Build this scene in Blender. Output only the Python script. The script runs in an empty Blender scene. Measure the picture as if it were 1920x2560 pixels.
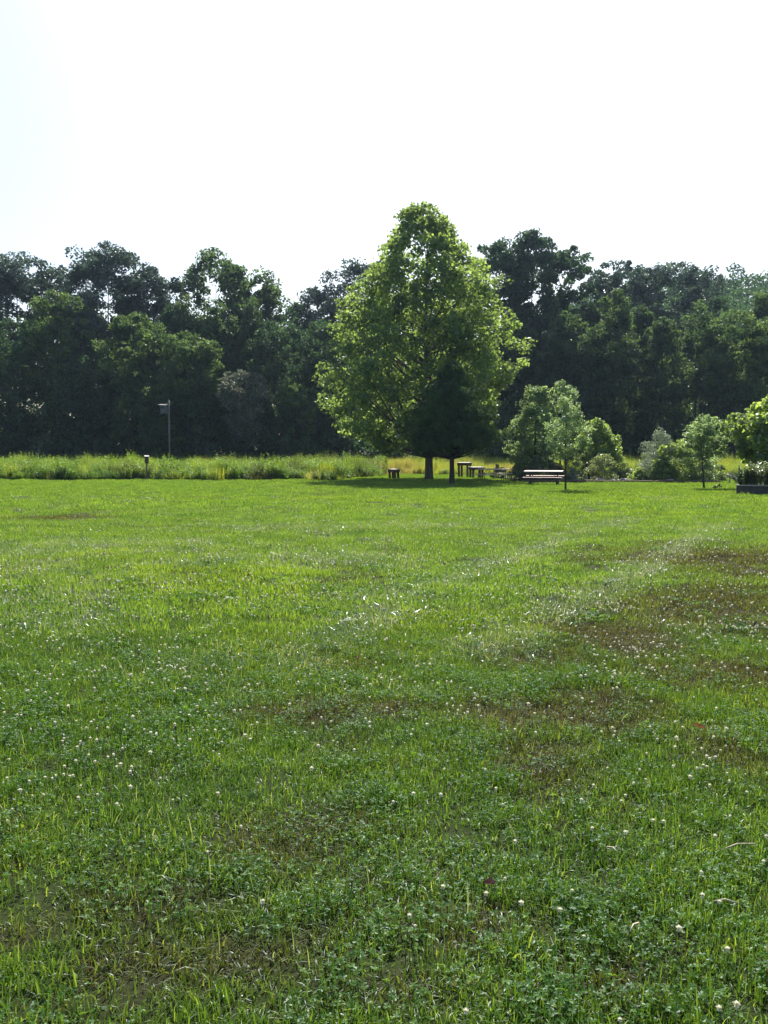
import bpy, math, random
import numpy as np
from mathutils import Vector

S = bpy.context.scene
COL = S.collection
rad = math.radians

# ------------------------------------------------------------------ camera
FPX = 2217.0            # focal length in pixels of the 1920x2560 photograph
PITCH = math.atan(142 / FPX)
EYE = 1.6
cam = bpy.data.cameras.new("camera")
cam.sensor_fit = 'VERTICAL'
cam.sensor_height = 24.0
cam.lens = 24.0 * FPX / 2560
cam.clip_start = 0.05
cam.clip_end = 3000
camo = bpy.data.objects.new("camera", cam)
COL.objects.link(camo)
camo.location = (0, 0, EYE)
camo.rotation_euler = (rad(90) - PITCH, 0, 0)
S.camera = camo

# ------------------------------------------------------------------ sky, sun, exposure
HAZE = 0.00017
SUN_EL, SUN_AZ = 48.0, 6.0      # azimuth from +Y towards +X
W = bpy.data.worlds.new("World")
S.world = W
W.use_nodes = True
nt = W.node_tree
bg = nt.nodes['Background']
sky = nt.nodes.new('ShaderNodeTexSky')
sky.sky_type = 'NISHITA'
sky.sun_disc = False
sky.sun_elevation = rad(SUN_EL)
sky.sun_rotation = rad(SUN_AZ)
sky.air_density = 1.0
sky.dust_density = 2.0
sky.ozone_density = 1.0
nt.links.new(sky.outputs[0], bg.inputs[0])
bg.inputs[1].default_value = 0.09
sl = bpy.data.lights.new("sun", 'SUN')
sl.energy = 5.0
sl.angle = rad(0.5)
sl.color = (1.0, 0.94, 0.84)
so = bpy.data.objects.new("sun", sl)
COL.objects.link(so)
sd = Vector((math.sin(rad(SUN_AZ)) * math.cos(rad(SUN_EL)), math.cos(rad(SUN_AZ)) * math.cos(rad(SUN_EL)), math.sin(rad(SUN_EL))))
so.rotation_euler = sd.to_track_quat('Z', 'Y').to_euler()
so.location = sd * 200
S.view_settings.view_transform = 'Standard'
S.view_settings.look = 'None'
S.view_settings.exposure = 0.95
S.view_settings.gamma = 1
S.view_settings.use_curve_mapping = False
try:
    S.cycles.max_bounces = 8
    S.cycles.diffuse_bounces = 3
    S.cycles.transmission_bounces = 4
    S.cycles.glossy_bounces = 2
    S.cycles.volume_bounces = 0
    S.cycles.use_denoising = True
    S.cycles.sample_clamp_indirect = 4
except Exception:
    pass

# ------------------------------------------------------------------ placing helpers
CP, SP = math.cos(PITCH), math.sin(PITCH)

def sst(a, b, x):
    t = np.clip((x - a) / (b - a), 0, 1)
    return t * t * (3 - 2 * t)

def gz(x, y):
    x = np.asarray(x, float); y = np.asarray(y, float)
    z = 0.018 * np.sin(x * 1.7 + 0.6 * np.sin(y * 0.9)) * np.sin(y * 1.3 + x * 0.4)
    z = z + 0.03 * np.sin(x * 0.45 + 1.0) * np.sin(y * 0.38 + 0.5)
    z = z * sst(60, 15, y) + 0.25 * sst(62, 110, y)
    z = z + 20 * sst(112, 190, y) * sst(5, 55, x) + 5 * sst(120, 220, y)
    return z

def gzf(x, y):
    return float(gz(x, y))

def at(px, py, D):
    """point seen at photograph pixel (px,py) at distance y=D"""
    u, v = (px - 960) / FPX, (1280 - py) / FPX
    d = np.array([u, CP + v * SP, -SP + v * CP])
    d = d * (D / d[1])
    return Vector((d[0], d[1], EYE + d[2]))

def onground(px, py):
    u, v = (px - 960) / FPX, (1280 - py) / FPX
    d = np.array([u, CP + v * SP, -SP + v * CP])
    d = d * (EYE / -d[2])
    return Vector((d[0], d[1], 0))

# ------------------------------------------------------------------ tagging
def tag(o, label=None, cat=None, group=None, kind=None):
    if label: o['label'] = label
    if cat: o['category'] = cat
    if group: o['group'] = group
    if kind: o['kind'] = kind
    return o

def empty(name, loc, rz=0, label=None, cat=None, group=None):
    o = bpy.data.objects.new(name, None)
    COL.objects.link(o)
    o.location = loc
    o.rotation_euler = (0, 0, rz)
    o.empty_display_size = 0.3
    return tag(o, label, cat, group)

# ------------------------------------------------------------------ materials
def newmat(name):
    m = bpy.data.materials.new(name)
    m.use_nodes = True
    nt = m.node_tree
    nt.nodes.clear()
    out = nt.nodes.new('ShaderNodeOutputMaterial')
    return m, nt, out

def nd(nt, typ, **kw):
    n = nt.nodes.new(typ)
    for k, v in kw.items():
        setattr(n, k, v)
    return n

def rgb(c):
    return (c[0], c[1], c[2], 1)

def mixc(nt, fac, a, b, mode='MIX'):
    n = nd(nt, 'ShaderNodeMixRGB', blend_type=mode)
    for i, v in ((0, fac), (1, a), (2, b)):
        if isinstance(v, bpy.types.NodeSocket): nt.links.new(v, n.inputs[i])
        elif i == 0: n.inputs[0].default_value = v
        else: n.inputs[i].default_value = rgb(v)
    return n.outputs[0]

def ramp(nt, fac, stops):
    r = nd(nt, 'ShaderNodeValToRGB')
    e = r.color_ramp.elements
    while len(e) < len(stops): e.new(0.5)
    for i, (p, c) in enumerate(stops):
        e[i].position = p; e[i].color = rgb(c)
    nt.links.new(fac, r.inputs[0])
    return r.outputs[0]

def noise(nt, scale, detail=3, rough=0.6, coord=None, stretch=None):
    n = nd(nt, 'ShaderNodeTexNoise')
    n.inputs['Scale'].default_value = scale
    n.inputs['Detail'].default_value = detail
    n.inputs['Roughness'].default_value = rough
    if coord is None:
        g = nd(nt, 'ShaderNodeNewGeometry'); coord = g.outputs['Position']
    if stretch:
        mp = nd(nt, 'ShaderNodeMapping'); mp.inputs['Scale'].default_value = stretch
        nt.links.new(coord, mp.inputs[0]); coord = mp.outputs[0]
    nt.links.new(coord, n.inputs['Vector'])
    return n.outputs[0]

def leafmat(name, dark, mid, light, trans=0.45, tcol=None, gloss=0.06, rough=0.4, var=0.25):
    """two sided leaf: reflects, transmits sunlight, a little sheen"""
    m, nt, out = newmat(name)
    a = nd(nt, 'ShaderNodeAttribute', attribute_name='rnd')
    col = ramp(nt, a.outputs['Fac'], [(0, dark), (0.5, mid), (1, light)])
    nz = noise(nt, 0.35, 2)
    col = mixc(nt, var, col, ramp(nt, nz, [(0.3, [c * 0.8 for c in dark]), (0.7, light)]))
    tc = tcol or (light[0] * 1.7, light[1] * 1.5, light[2] * 0.7)
    pw = nd(nt, 'ShaderNodeMath', operation='POWER'); nt.links.new(a.outputs['Fac'], pw.inputs[0]); pw.inputs[1].default_value = 1.6
    tcol_s = mixc(nt, pw.outputs[0], mixc(nt, 0.25, col, tc), tc)  # sunlit glints put into the transmitted colour of random leaves
    d = nd(nt, 'ShaderNodeBsdfDiffuse'); nt.links.new(col, d.inputs[0])
    t = nd(nt, 'ShaderNodeBsdfTranslucent'); nt.links.new(tcol_s, t.inputs[0])
    g = nd(nt, 'ShaderNodeBsdfGlossy'); g.inputs['Roughness'].default_value = rough
    g.inputs[0].default_value = (0.9, 0.95, 1, 1)
    m1 = nd(nt, 'ShaderNodeMixShader'); m1.inputs[0].default_value = trans
    nt.links.new(d.outputs[0], m1.inputs[1]); nt.links.new(t.outputs[0], m1.inputs[2])
    m2 = nd(nt, 'ShaderNodeMixShader'); m2.inputs[0].default_value = gloss
    nt.links.new(m1.outputs[0], m2.inputs[1]); nt.links.new(g.outputs[0], m2.inputs[2])
    nt.links.new(m2.outputs[0], out.inputs[0])
    return m

def plainmat(name, c1, c2, scale=8, rough=0.8, stretch=None, bump=0.3, obj=True, spec=0.3):
    m, nt, out = newmat(name)
    tc = nd(nt, 'ShaderNodeTexCoord')
    nz = noise(nt, scale, 5, 0.65, tc.outputs['Object'], stretch)
    col = ramp(nt, nz, [(0.3, c1), (0.7, c2)])
    p = nd(nt, 'ShaderNodeBsdfPrincipled')
    nt.links.new(col, p.inputs['Base Color'])
    p.inputs['Roughness'].default_value = rough
    p.inputs['Specular IOR Level'].default_value = spec
    b = nd(nt, 'ShaderNodeBump'); b.inputs['Strength'].default_value = bump
    b.inputs['Distance'].default_value = 0.02
    nt.links.new(nz, b.inputs['Height']); nt.links.new(b.outputs[0], p.inputs['Normal'])
    nt.links.new(p.outputs[0], out.inputs[0])
    return m

M = {}
M['bark'] = plainmat('bark', (0.06, 0.048, 0.038), (0.16, 0.135, 0.11), 6, 0.9, (1, 1, 0.25), 0.6)
M['bark_dark'] = plainmat('bark_dark', (0.03, 0.025, 0.02), (0.08, 0.066, 0.055), 6, 0.9, (1, 1, 0.25), 0.6)
M['wood_pale'] = plainmat('wood_pale', (0.42, 0.36, 0.32), (0.6, 0.52, 0.47), 9, 0.55, (0.15, 2, 2), 0.2, spec=0.5)
M['wood_pink'] = plainmat('wood_pink', (0.36, 0.2, 0.17), (0.55, 0.34, 0.3), 9, 0.55, (0.15, 2, 2), 0.2, spec=0.5)
M['wood_tan'] = plainmat('wood_tan', (0.5, 0.38, 0.31), (0.68, 0.56, 0.47), 9, 0.6, (0.15, 2, 2), 0.2)
M['wood_grey'] = plainmat('wood_grey', (0.3, 0.27, 0.24), (0.52, 0.47, 0.43), 9, 0.7, (0.3, 2, 2), 0.3)
M['wood_brown'] = plainmat('wood_brown', (0.07, 0.045, 0.03), (0.15, 0.1, 0.07), 9, 0.8, (2, 2, 0.3), 0.3)
M['metal_dark'] = plainmat('metal_dark', (0.03, 0.03, 0.03), (0.06, 0.055, 0.05), 12, 0.5, None, 0.05, spec=0.5)
M['white_paint'] = plainmat('white_paint', (0.62, 0.62, 0.6), (0.8, 0.8, 0.78), 9, 0.5, None, 0.05)
M['box_grey'] = plainmat('box_grey', (0.08, 0.09, 0.1), (0.15, 0.16, 0.17), 9, 0.7, None, 0.15)
M['hole_shade'] = plainmat('hole_shade', (0.01, 0.01, 0.01), (0.015, 0.014, 0.013), 9, 0.9, None, 0)  # near-black disc colour stands in for the shade inside the box openings
M['concrete'] = plainmat('concrete', (0.05, 0.045, 0.04), (0.11, 0.1, 0.09), 5, 0.8, None, 0.2)
M['stone'] = plainmat('stone', (0.2, 0.19, 0.18), (0.42, 0.4, 0.38), 7, 0.85, None, 0.6)
M['mulch'] = plainmat('mulch', (0.03, 0.022, 0.016), (0.1, 0.075, 0.055), 14, 0.95, None, 0.8)
M['pole'] = plainmat('pole', (0.13, 0.12, 0.11), (0.24, 0.22, 0.2), 9, 0.7, (2, 2, 0.2), 0.2)
M['dead_leaf'] = leafmat('dead_leaf', (0.12, 0.05, 0.03), (0.22, 0.09, 0.05), (0.3, 0.13, 0.08), 0.3, gloss=0.05)
M['straw'] = plainmat('straw', (0.4, 0.34, 0.24), (0.62, 0.55, 0.42), 30, 0.6, None, 0.1)

# ------------------------------------------------------------------ mesh helpers
def mesh_np(name, verts, loops, lstart, ltot, mat, parent=None, rnd=None, link=True, smooth=False):
    me = bpy.data.meshes.new(name)
    me.vertices.add(len(verts)); me.vertices.foreach_set('co', np.ascontiguousarray(verts, np.float32).ravel())
    me.loops.add(len(loops)); me.loops.foreach_set('vertex_index', np.ascontiguousarray(loops, np.int32))
    me.polygons.add(len(lstart)); me.polygons.foreach_set('loop_start', np.ascontiguousarray(lstart, np.int32))
    try: me.polygons.foreach_set('loop_total', np.ascontiguousarray(ltot, np.int32))
    except Exception: pass
    if rnd is not None:
        at_ = me.attributes.new('rnd', 'FLOAT', 'FACE')
        at_.data.foreach_set('value', np.ascontiguousarray(rnd, np.float32))
    me.update(calc_edges=True)
    me.polygons.foreach_set('use_smooth', np.full(len(lstart), smooth))
    if mat: me.materials.append(mat)
    o = bpy.data.objects.new(name, me)
    if link: COL.objects.link(o)
    if parent: o.parent = parent
    return o

def quads(name, P, mat, parent=None, rnd=None, link=True):
    """P: (N,4,3)"""
    n = len(P)
    return mesh_np(name, P.reshape(-1, 3), np.arange(4 * n), np.arange(n) * 4, np.full(n, 4), mat, parent, rnd, link)

class MB:
    def __init__(s): s.v = []; s.f = []; s.mi = []; s.m = 0
    def add(s, vs, fs):
        b = len(s.v); s.v += [tuple(x) for x in vs]
        for f in fs: s.f.append([i + b for i in f]); s.mi.append(s.m)
    def box(s, c, d, rz=0.0, rx=0.0, ry=0.0):
        from mathutils import Euler
        R = Euler((rx, ry, rz)).to_matrix()
        vs = [Vector(c) + R @ Vector((sx * d[0] / 2, sy * d[1] / 2, sz * d[2] / 2)) for sx in (-1, 1) for sy in (-1, 1) for sz in (-1, 1)]
        s.add(vs, [(0, 1, 3, 2), (4, 6, 7, 5), (0, 4, 5, 1), (2, 3, 7, 6), (0, 2, 6, 4), (1, 5, 7, 3)])
    def tube(s, pts, rs, n=8, cap=True, wob=0.0, rng=None):
        pts = [Vector(p) for p in pts]
        vs = []; fs = []
        for i, p in enumerate(pts):
            d = (pts[min(i + 1, len(pts) - 1)] - pts[max(i - 1, 0)])
            if d.length < 1e-9: d = Vector((0, 0, 1))
            d.normalize()
            a = d.cross(Vector((0.13, 0.97, 0.2))).normalized(); b = d.cross(a)
            for k in range(n):
                t = 2 * math.pi * k / n
                r = rs[i] * (1 + (wob * (rng.random() - 0.5) if rng else 0))
                vs.append(p + (a * math.cos(t) + b * math.sin(t)) * r)
        for i in range(len(pts) - 1):
            for k in range(n):
                fs.append((i * n + k, i * n + (k + 1) % n, (i + 1) * n + (k + 1) % n, (i + 1) * n + k))
        if cap:
            fs.append(tuple(range(n))[::-1]); fs.append(tuple((len(pts) - 1) * n + k for k in range(n)))
        s.add(vs, fs)
    def build(s, name, mat, parent=None, smooth=False, bevel=0, link=True):
        me = bpy.data.meshes.new(name)
        me.from_pydata(s.v, [], s.f)
        for m in (mat if isinstance(mat, (list, tuple)) else [mat]): me.materials.append(m)
        me.polygons.foreach_set('material_index', s.mi)
        me.polygons.foreach_set('use_smooth', [smooth] * len(s.f))
        me.update()
        o = bpy.data.objects.new(name, me)
        if link: COL.objects.link(o)
        if parent: o.parent = parent
        if bevel:
            b = o.modifiers.new('bevel', 'BEVEL'); b.width = bevel; b.segments = 2; b.limit_method = 'ANGLE'
        return o

# ------------------------------------------------------------------ lawn masks (dry and yellow patches, and the pale sheen of bent blades)
def blob(px, py, rx, ry):
    p = onground(px, py); return (p.x, p.y, rx, ry)
# photograph pixels are of the 1920x2560 picture; radii in metres
DRY = [blob(1740, 1530, 1.2, 1.5), blob(1900, 1500, 0.9, 1.4), blob(1520, 1590, 0.7, 0.9), blob(1320, 1640, 0.62, 0.55), blob(1480, 1790, 0.5, 0.6),
       blob(1750, 1690, 0.6, 0.5), blob(760, 1790, 0.45, 0.4), blob(1330, 1790, 0.5, 0.45), blob(720, 2130, 0.3, 0.3), blob(850, 2080, 0.25, 0.2),
       blob(330, 2280, 0.28, 0.2), blob(330, 2450, 0.3, 0.2), blob(60, 2350, 0.2, 0.15), blob(1880, 1900, 0.35, 0.5), blob(1510, 2480, 0.18, 0.1), blob(1180, 2320, 0.2, 0.14),
       blob(1850, 1400, 2.0, 2.5), blob(1350, 1930, 0.3, 0.5), blob(600, 2420, 0.3, 0.2), blob(1000, 1780, 0.25, 0.2), blob(950, 2520, 0.25, 0.08), blob(150, 1295, 1.6, 1.0)]
YEL = [blob(600, 1440, 1.6, 1.6), blob(1100, 1250, 6, 2.0), blob(1600, 1250, 5, 2.5), blob(250, 1400, 1.5, 3), blob(1230, 1560, 1.0, 0.8), blob(700, 1640, 0.8, 0.8)]
PALE = [blob(60, 1440, 0.9, 1.5), blob(100, 1560, 0.8, 0.8), blob(120, 2060, 0.35, 0.3), blob(60, 2080, 0.3, 0.3), blob(520, 1690, 0.7, 0.5), blob(900, 1740, 0.5, 0.4), blob(30, 1530, 0.8, 1.2),
        blob(250, 2120, 0.4, 0.2), blob(450, 1700, 0.5, 0.4), blob(800, 1400, 2, 1), blob(200, 1370, 2.5, 1.5), blob(1000, 1320, 5, 0.8), blob(500, 2260, 0.25, 0.15)]
def vnoise(x, y, s, seed=0):
    """smooth value noise 0..1"""
    x = np.asarray(x) / s + 37.1 + seed * 11.3; y = np.asarray(y) / s + 91.7 + seed * 5.7
    xi = np.floor(x).astype(int); yi = np.floor(y).astype(int); xf = x - xi; yf = y - yi
    u = xf * xf * (3 - 2 * xf); v = yf * yf * (3 - 2 * yf)
    def h(a, b):
        n = (a * 374761393 + b * 668265263 + seed * 1442695) & 0x7fffffff
        n = ((n ^ (n >> 13)) * 1274126177) & 0x7fffffff
        return ((n ^ (n >> 16)) & 0xffff) / 65535.0
    return (h(xi, yi) * (1 - u) + h(xi + 1, yi) * u) * (1 - v) + (h(xi, yi + 1) * (1 - u) + h(xi + 1, yi + 1) * u) * v
def fbm(x, y, s, seed=0):
    return 0.5 * vnoise(x, y, s, seed) + 0.3 * vnoise(x, y, s / 2.3, seed + 1) + 0.2 * vnoise(x, y, s / 5, seed + 2)
def mask(lst, x, y, seed):
    m = np.zeros(np.shape(x))
    w = (fbm(x, y, 0.7, seed) - 0.5) * 1.3
    for bx, by, rx, ry in lst:
        d = np.sqrt(((x - bx) / rx) ** 2 + ((y - by) / ry) ** 2)
        m = np.maximum(m, sst(1.5, 0.2, d + w))
    return m
def segd(x, y, a, b):
    ax, ay = a.x, a.y; bx, by = b.x - ax, b.y - ay
    t = np.clip(((x - ax) * bx + (y - ay) * by) / (bx * bx + by * by), 0, 1)
    return np.hypot(x - ax - t * bx, y - ay - t * by)
TRACKS = [(onground(580, 1740), onground(1130, 1440)), (onground(1130, 1440), onground(1560, 1300)), (onground(1180, 1640), onground(1500, 1480)), (onground(1500, 1480), onground(1800, 1310))]
def dryf(x, y):
    return np.clip(mask(DRY, x, y, 3) * np.where(y < 5, .75, 1.05) + 0.35 * sst(0.6, 0.8, fbm(x, y, 1.6, 20)), 0, 1)
def yelf(x, y):
    return np.clip(mask(YEL, x, y, 5) * 0.7 + 0.5 * sst(0.5, 0.75, fbm(x, y, 2.5, 30)), 0, 1)
def palef(x, y):
    p = mask(PALE, x, y, 7) * 0.8
    for a, b in TRACKS:
        d = segd(x, y, a, b)
        p = np.maximum(p, sst(0.42, 0.08, d + 0.2 * (fbm(x, y, 0.5, 9) - 0.5)))
    return np.clip(p, 0, 1)

# ------------------------------------------------------------------ ground sheet
def make_ground():
    ys = np.concatenate([[-600, -200, -60, -20, -5], np.arange(0, 14, 0.12), np.geomspace(14, 320, 220), [420, 600, 1000]])
    us = np.concatenate([[-30, -8, -3, -1.5], np.linspace(-1.0, 1.0, 161), [1.5, 3, 8, 30]])
    Y, U = np.meshgrid(ys, us, indexing='ij')
    X = U * (np.abs(Y) * 0.75 + 3.0)
    Z = gz(X, Y)
    V = np.stack([X, Y, Z], -1).reshape(-1, 3)
    ny, nx = Y.shape
    i = (np.arange(ny - 1)[:, None] * nx + np.arange(nx - 1)[None]).ravel()
    F = np.stack([i, i + 1, i + nx + 1, i + nx], 1)
    m, nt, out = newmat('lawn_soil')
    a = nd(nt, 'ShaderNodeAttribute', attribute_name='dry')
    n1 = noise(nt, 38, 6, 0.75); n2 = noise(nt, 0.6, 3, 0.6)
    green = ramp(nt, n1, [(0.3, (0.016, 0.022, 0.008)), (0.7, (0.04, 0.06, 0.016))])
    green = mixc(nt, 0.35, green, ramp(nt, n2, [(0.35, (0.02, 0.035, 0.01)), (0.65, (0.05, 0.08, 0.018))]))
    brown = ramp(nt, n1, [(0.3, (0.022, 0.021, 0.01)), (0.7, (0.052, 0.05, 0.023))])
    col = mixc(nt, a.outputs['Fac'], green, brown)
    p = nd(nt, 'ShaderNodeBsdfPrincipled'); p.inputs['Roughness'].default_value = 0.95
    p.inputs['Specular IOR Level'].default_value = 0.1
    nt.links.new(col, p.inputs['Base Color'])
    b = nd(nt, 'ShaderNodeBump'); b.inputs['Strength'].default_value = 0.7; b.inputs['Distance'].default_value = 0.03
    nt.links.new(n1, b.inputs['Height']); nt.links.new(b.outputs[0], p.inputs['Normal'])
    nt.links.new(p.outputs[0], out.inputs[0])
    o = mesh_np('ground', V, F.ravel(), np.arange(len(F)) * 4, np.full(len(F), 4), m, smooth=True)
    at_ = o.data.attributes.new('dry', 'FLOAT', 'POINT')
    d = np.clip(dryf(V[:, 0], V[:, 1]) * 0.9 + 0.12, 0, 1)
    d = np.where(V[:, 1] > 88, 0.8, d)
    at_.data.foreach_set('value', d.astype(np.float32))
    tag(o, 'mown green lawn running back to a tall meadow', 'ground', kind='structure')
make_ground()

# ------------------------------------------------------------------ scatter (geometry nodes, one object each)
def scatter(name, srcs, pts, rot, scl, kind, attrs, label, cat):
    c = bpy.data.collections.new(name + '_source')
    for k, s in enumerate(srcs):
        s.name = '%s_source_%02d' % (name, k)
        c.objects.link(s)
    me = bpy.data.meshes.new(name)
    n = len(pts)
    me.vertices.add(n); me.vertices.foreach_set('co', np.ascontiguousarray(pts, np.float32).ravel())
    a = me.attributes.new('rot', 'FLOAT_VECTOR', 'POINT'); a.data.foreach_set('vector', np.ascontiguousarray(rot, np.float32).ravel())
    a = me.attributes.new('scl', 'FLOAT_VECTOR', 'POINT'); a.data.foreach_set('vector', np.ascontiguousarray(scl, np.float32).ravel())
    a = me.attributes.new('pick', 'INT', 'POINT'); a.data.foreach_set('value', np.ascontiguousarray(kind, np.int32))
    for k, v in attrs.items():
        a = me.attributes.new(k, 'FLOAT', 'POINT'); a.data.foreach_set('value', np.ascontiguousarray(v, np.float32))
    me.update()
    o = bpy.data.objects.new(name, me); COL.objects.link(o)
    g = bpy.data.node_groups.new(name, 'GeometryNodeTree')
    g.interface.new_socket('Geometry', in_out='INPUT', socket_type='NodeSocketGeometry')
    g.interface.new_socket('Geometry', in_out='OUTPUT', socket_type='NodeSocketGeometry')
    gi = g.nodes.new('NodeGroupInput'); go = g.nodes.new('NodeGroupOutput')
    ci = g.nodes.new('GeometryNodeCollectionInfo'); ci.inputs['Collection'].default_value = c
    ci.inputs['Separate Children'].default_value = True; ci.inputs['Reset Children'].default_value = True
    ip = g.nodes.new('GeometryNodeInstanceOnPoints')
    ip.inputs['Pick Instance'].default_value = True
    def na(nm, dt):
        x = g.nodes.new('GeometryNodeInputNamedAttribute'); x.data_type = dt; x.inputs['Name'].default_value = nm
        return [s for s in x.outputs if s.enabled and s.name == 'Attribute'][0]
    g.links.new(gi.outputs[0], ip.inputs['Points'])
    g.links.new(ci.outputs[0], ip.inputs['Instance'])
    g.links.new(na('pick', 'INT'), ip.inputs['Instance Index'])
    g.links.new(na('rot', 'FLOAT_VECTOR'), ip.inputs['Rotation'])
    g.links.new(na('scl', 'FLOAT_VECTOR'), ip.inputs['Scale'])
    g.links.new(ip.outputs[0], go.inputs[0])
    md = o.modifiers.new('scatter', 'NODES'); md.node_group = g
    tag(o, label, cat, kind='stuff')
    return o

# ------------------------------------------------------------------ grass blades
def blades(rng, n, R, h0, h1, w, lean, curl=0.5, upto=3, mat=None, square=False):
    """n curved blades in a clump of radius R; returns unlinked object"""
    if square: bx, by = rng.uniform(-R, R, (2, n))
    else:
        r = R * np.sqrt(rng.random(n)); t = rng.random(n) * 6.283; bx, by = r * np.cos(t), r * np.sin(t)
    h = rng.uniform(h0, h1, n); a = rng.random(n) * 6.283; ln = np.abs(rng.normal(0, lean, n))
    dx, dy = np.cos(a), np.sin(a)
    fa = rng.random(n) * 6.283; wx, wy = np.cos(fa), np.sin(fa)
    ww = w * rng.uniform(0.6, 1.2, n)
    rows = []
    for k, f in enumerate(np.linspace(0, 1, upto + 1)):
        ang = ln * (1 + curl * f * 1.5)
        d = h * f * np.sin(np.clip(ang * (0.5 + 0.5 * f), 0, 1.45)); z = h * f * np.cos(np.clip(ang * (0.5 + 0.5 * f), 0, 1.4))
        wk = ww * (1 - f ** 2) * 0.5 + (0.0004 if f < 1 else 0)
        cx, cy = bx + dx * d, by + dy * d
        if f < 1:
            rows.append(np.stack([cx - wx * wk, cy - wy * wk, z], -1)); rows.append(np.stack([cx + wx * wk, cy + wy * wk, z], -1))
        else: rows.append(np.stack([cx, cy, z], -1))
    V = np.stack(rows, 1)        # n, 2*upto+1, 3
    nv = 2 * upto + 1
    base = (np.arange(n) * nv)[:, None]
    loops = []; 
    per = []
    for k in range(upto - 1): per += [2 * k, 2 * k + 1, 2 * k + 3, 2 * k + 2]
    per += [2 * upto - 2, 2 * upto - 1, 2 * upto]
    L = (base + np.array(per)[None]).ravel()
    tot = np.tile(np.array([4] * (upto - 1) + [3]), n)
    st = np.concatenate([[0], np.cumsum(tot)[:-1]])
    rn = np.repeat(rng.random(n), upto)
    return mesh_np('b', V.reshape(-1, 3), L, st, tot, mat, rnd=rn, link=False, smooth=True)

def grassmat(name, a, b, c, brown=(0.075, 0.072, 0.026), trans=0.5, gloss=0.025, rough=0.4, tboost=1.0):
    m, nt, out = newmat(name)
    r = nd(nt, 'ShaderNodeAttribute', attribute_name='rnd')
    col = ramp(nt, r.outputs['Fac'], [(0, a), (0.6, b), (0.95, c), (1, [c[0] * 1.3 + .03, c[1] * 1.15, c[2] * 1.4])])
    dr = nd(nt, 'ShaderNodeAttribute', attribute_name='dry', attribute_type='INSTANCER')
    ye = nd(nt, 'ShaderNodeAttribute', attribute_name='yel', attribute_type='INSTANCER')
    n2 = noise(nt, 1.1, 3, 0.6)
    vr = ramp(nt, n2, [(0.32, (0.6, 0.72, 0.66)), (0.66, (1.28, 1.24, 1.05))])
    col = mixc(nt, 0.8, col, vr, 'MULTIPLY')
    col = mixc(nt, ye.outputs['Fac'], col, mixc(nt, 1.0, col, (1.28, 1.16, 0.75), 'MULTIPLY'))
    brn = mixc(nt, r.outputs['Fac'], [x * 0.6 for x in brown], [x * 1.3 for x in brown])
    dm = nd(nt, 'ShaderNodeMath', operation='MULTIPLY'); nt.links.new(dr.outputs['Fac'], dm.inputs[0]); dm.inputs[1].default_value = 0.82
    col = mixc(nt, dm.outputs[0], col, brn)
    tc = mixc(nt, 1.0, col, (1.75 * tboost, 1.6 * tboost, 0.7 * tboost), 'MULTIPLY')
    d = nd(nt, 'ShaderNodeBsdfDiffuse'); nt.links.new(col, d.inputs[0])
    t = nd(nt, 'ShaderNodeBsdfTranslucent'); nt.links.new(tc, t.inputs[0])
    g = nd(nt, 'ShaderNodeBsdfGlossy'); g.inputs['Roughness'].default_value = rough; g.inputs[0].default_value = (0.85, 0.95, 1, 1)
    m1 = nd(nt, 'ShaderNodeMixShader'); m1.inputs[0].default_value = trans
    nt.links.new(d.outputs[0], m1.inputs[1]); nt.links.new(t.outputs[0], m1.inputs[2])
    m2 = nd(nt, 'ShaderNodeMixShader'); m2.inputs[0].default_value = gloss
    nt.links.new(m1.outputs[0], m2.inputs[1]); nt.links.new(g.outputs[0], m2.inputs[2])
    nt.links.new(m2.outputs[0], out.inputs[0])
    return m
M['grass'] = grassmat('grass', (0.042, 0.095, 0.018), (0.076, 0.152, 0.028), (0.15, 0.24, 0.055))  # near grass coloured darker for the shade seen down between blades
M['grass_far'] = grassmat('grass_far', (0.09, 0.175, 0.032), (0.13, 0.235, 0.044), (0.18, 0.29, 0.062))  # farther grass coloured brighter, backlight through the blades painted in
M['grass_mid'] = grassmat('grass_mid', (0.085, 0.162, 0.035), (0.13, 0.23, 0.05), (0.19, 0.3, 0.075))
M['grass_pale'] = grassmat('grass_pale', (0.09, 0.15, 0.07), (0.16, 0.22, 0.12), (0.3, 0.34, 0.22), gloss=0.03, rough=0.4)
M['clover'] = grassmat('clover', (0.03, 0.088, 0.012), (0.055, 0.14, 0.018), (0.1, 0.2, 0.03), gloss=0.016, rough=.42)
M['grass_pale_far'] = grassmat('grass_pale_far', (0.14, 0.2, 0.12), (0.24, 0.3, 0.21), (0.42, 0.47, 0.38), gloss=0.1, rough=0.4, tboost=.62)  # sheen of bent blades put into a whitish base colour
M['thatch'] = grassmat('thatch', (0.036, 0.034, 0.015), (0.068, 0.062, 0.028), (0.14, 0.125, 0.07), gloss=0.012, tboost=.6)
M['meadow'] = grassmat('meadow', (0.13, 0.2, 0.05), (0.2, 0.28, 0.07), (0.3, 0.37, 0.13), brown=(0.32, 0.26, 0.17), gloss=0.02)
M['weed'] = grassmat('weed', (0.06, 0.13, 0.03), (0.13, 0.23, 0.045), (0.24, 0.34, 0.08), gloss=0.015)

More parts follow.
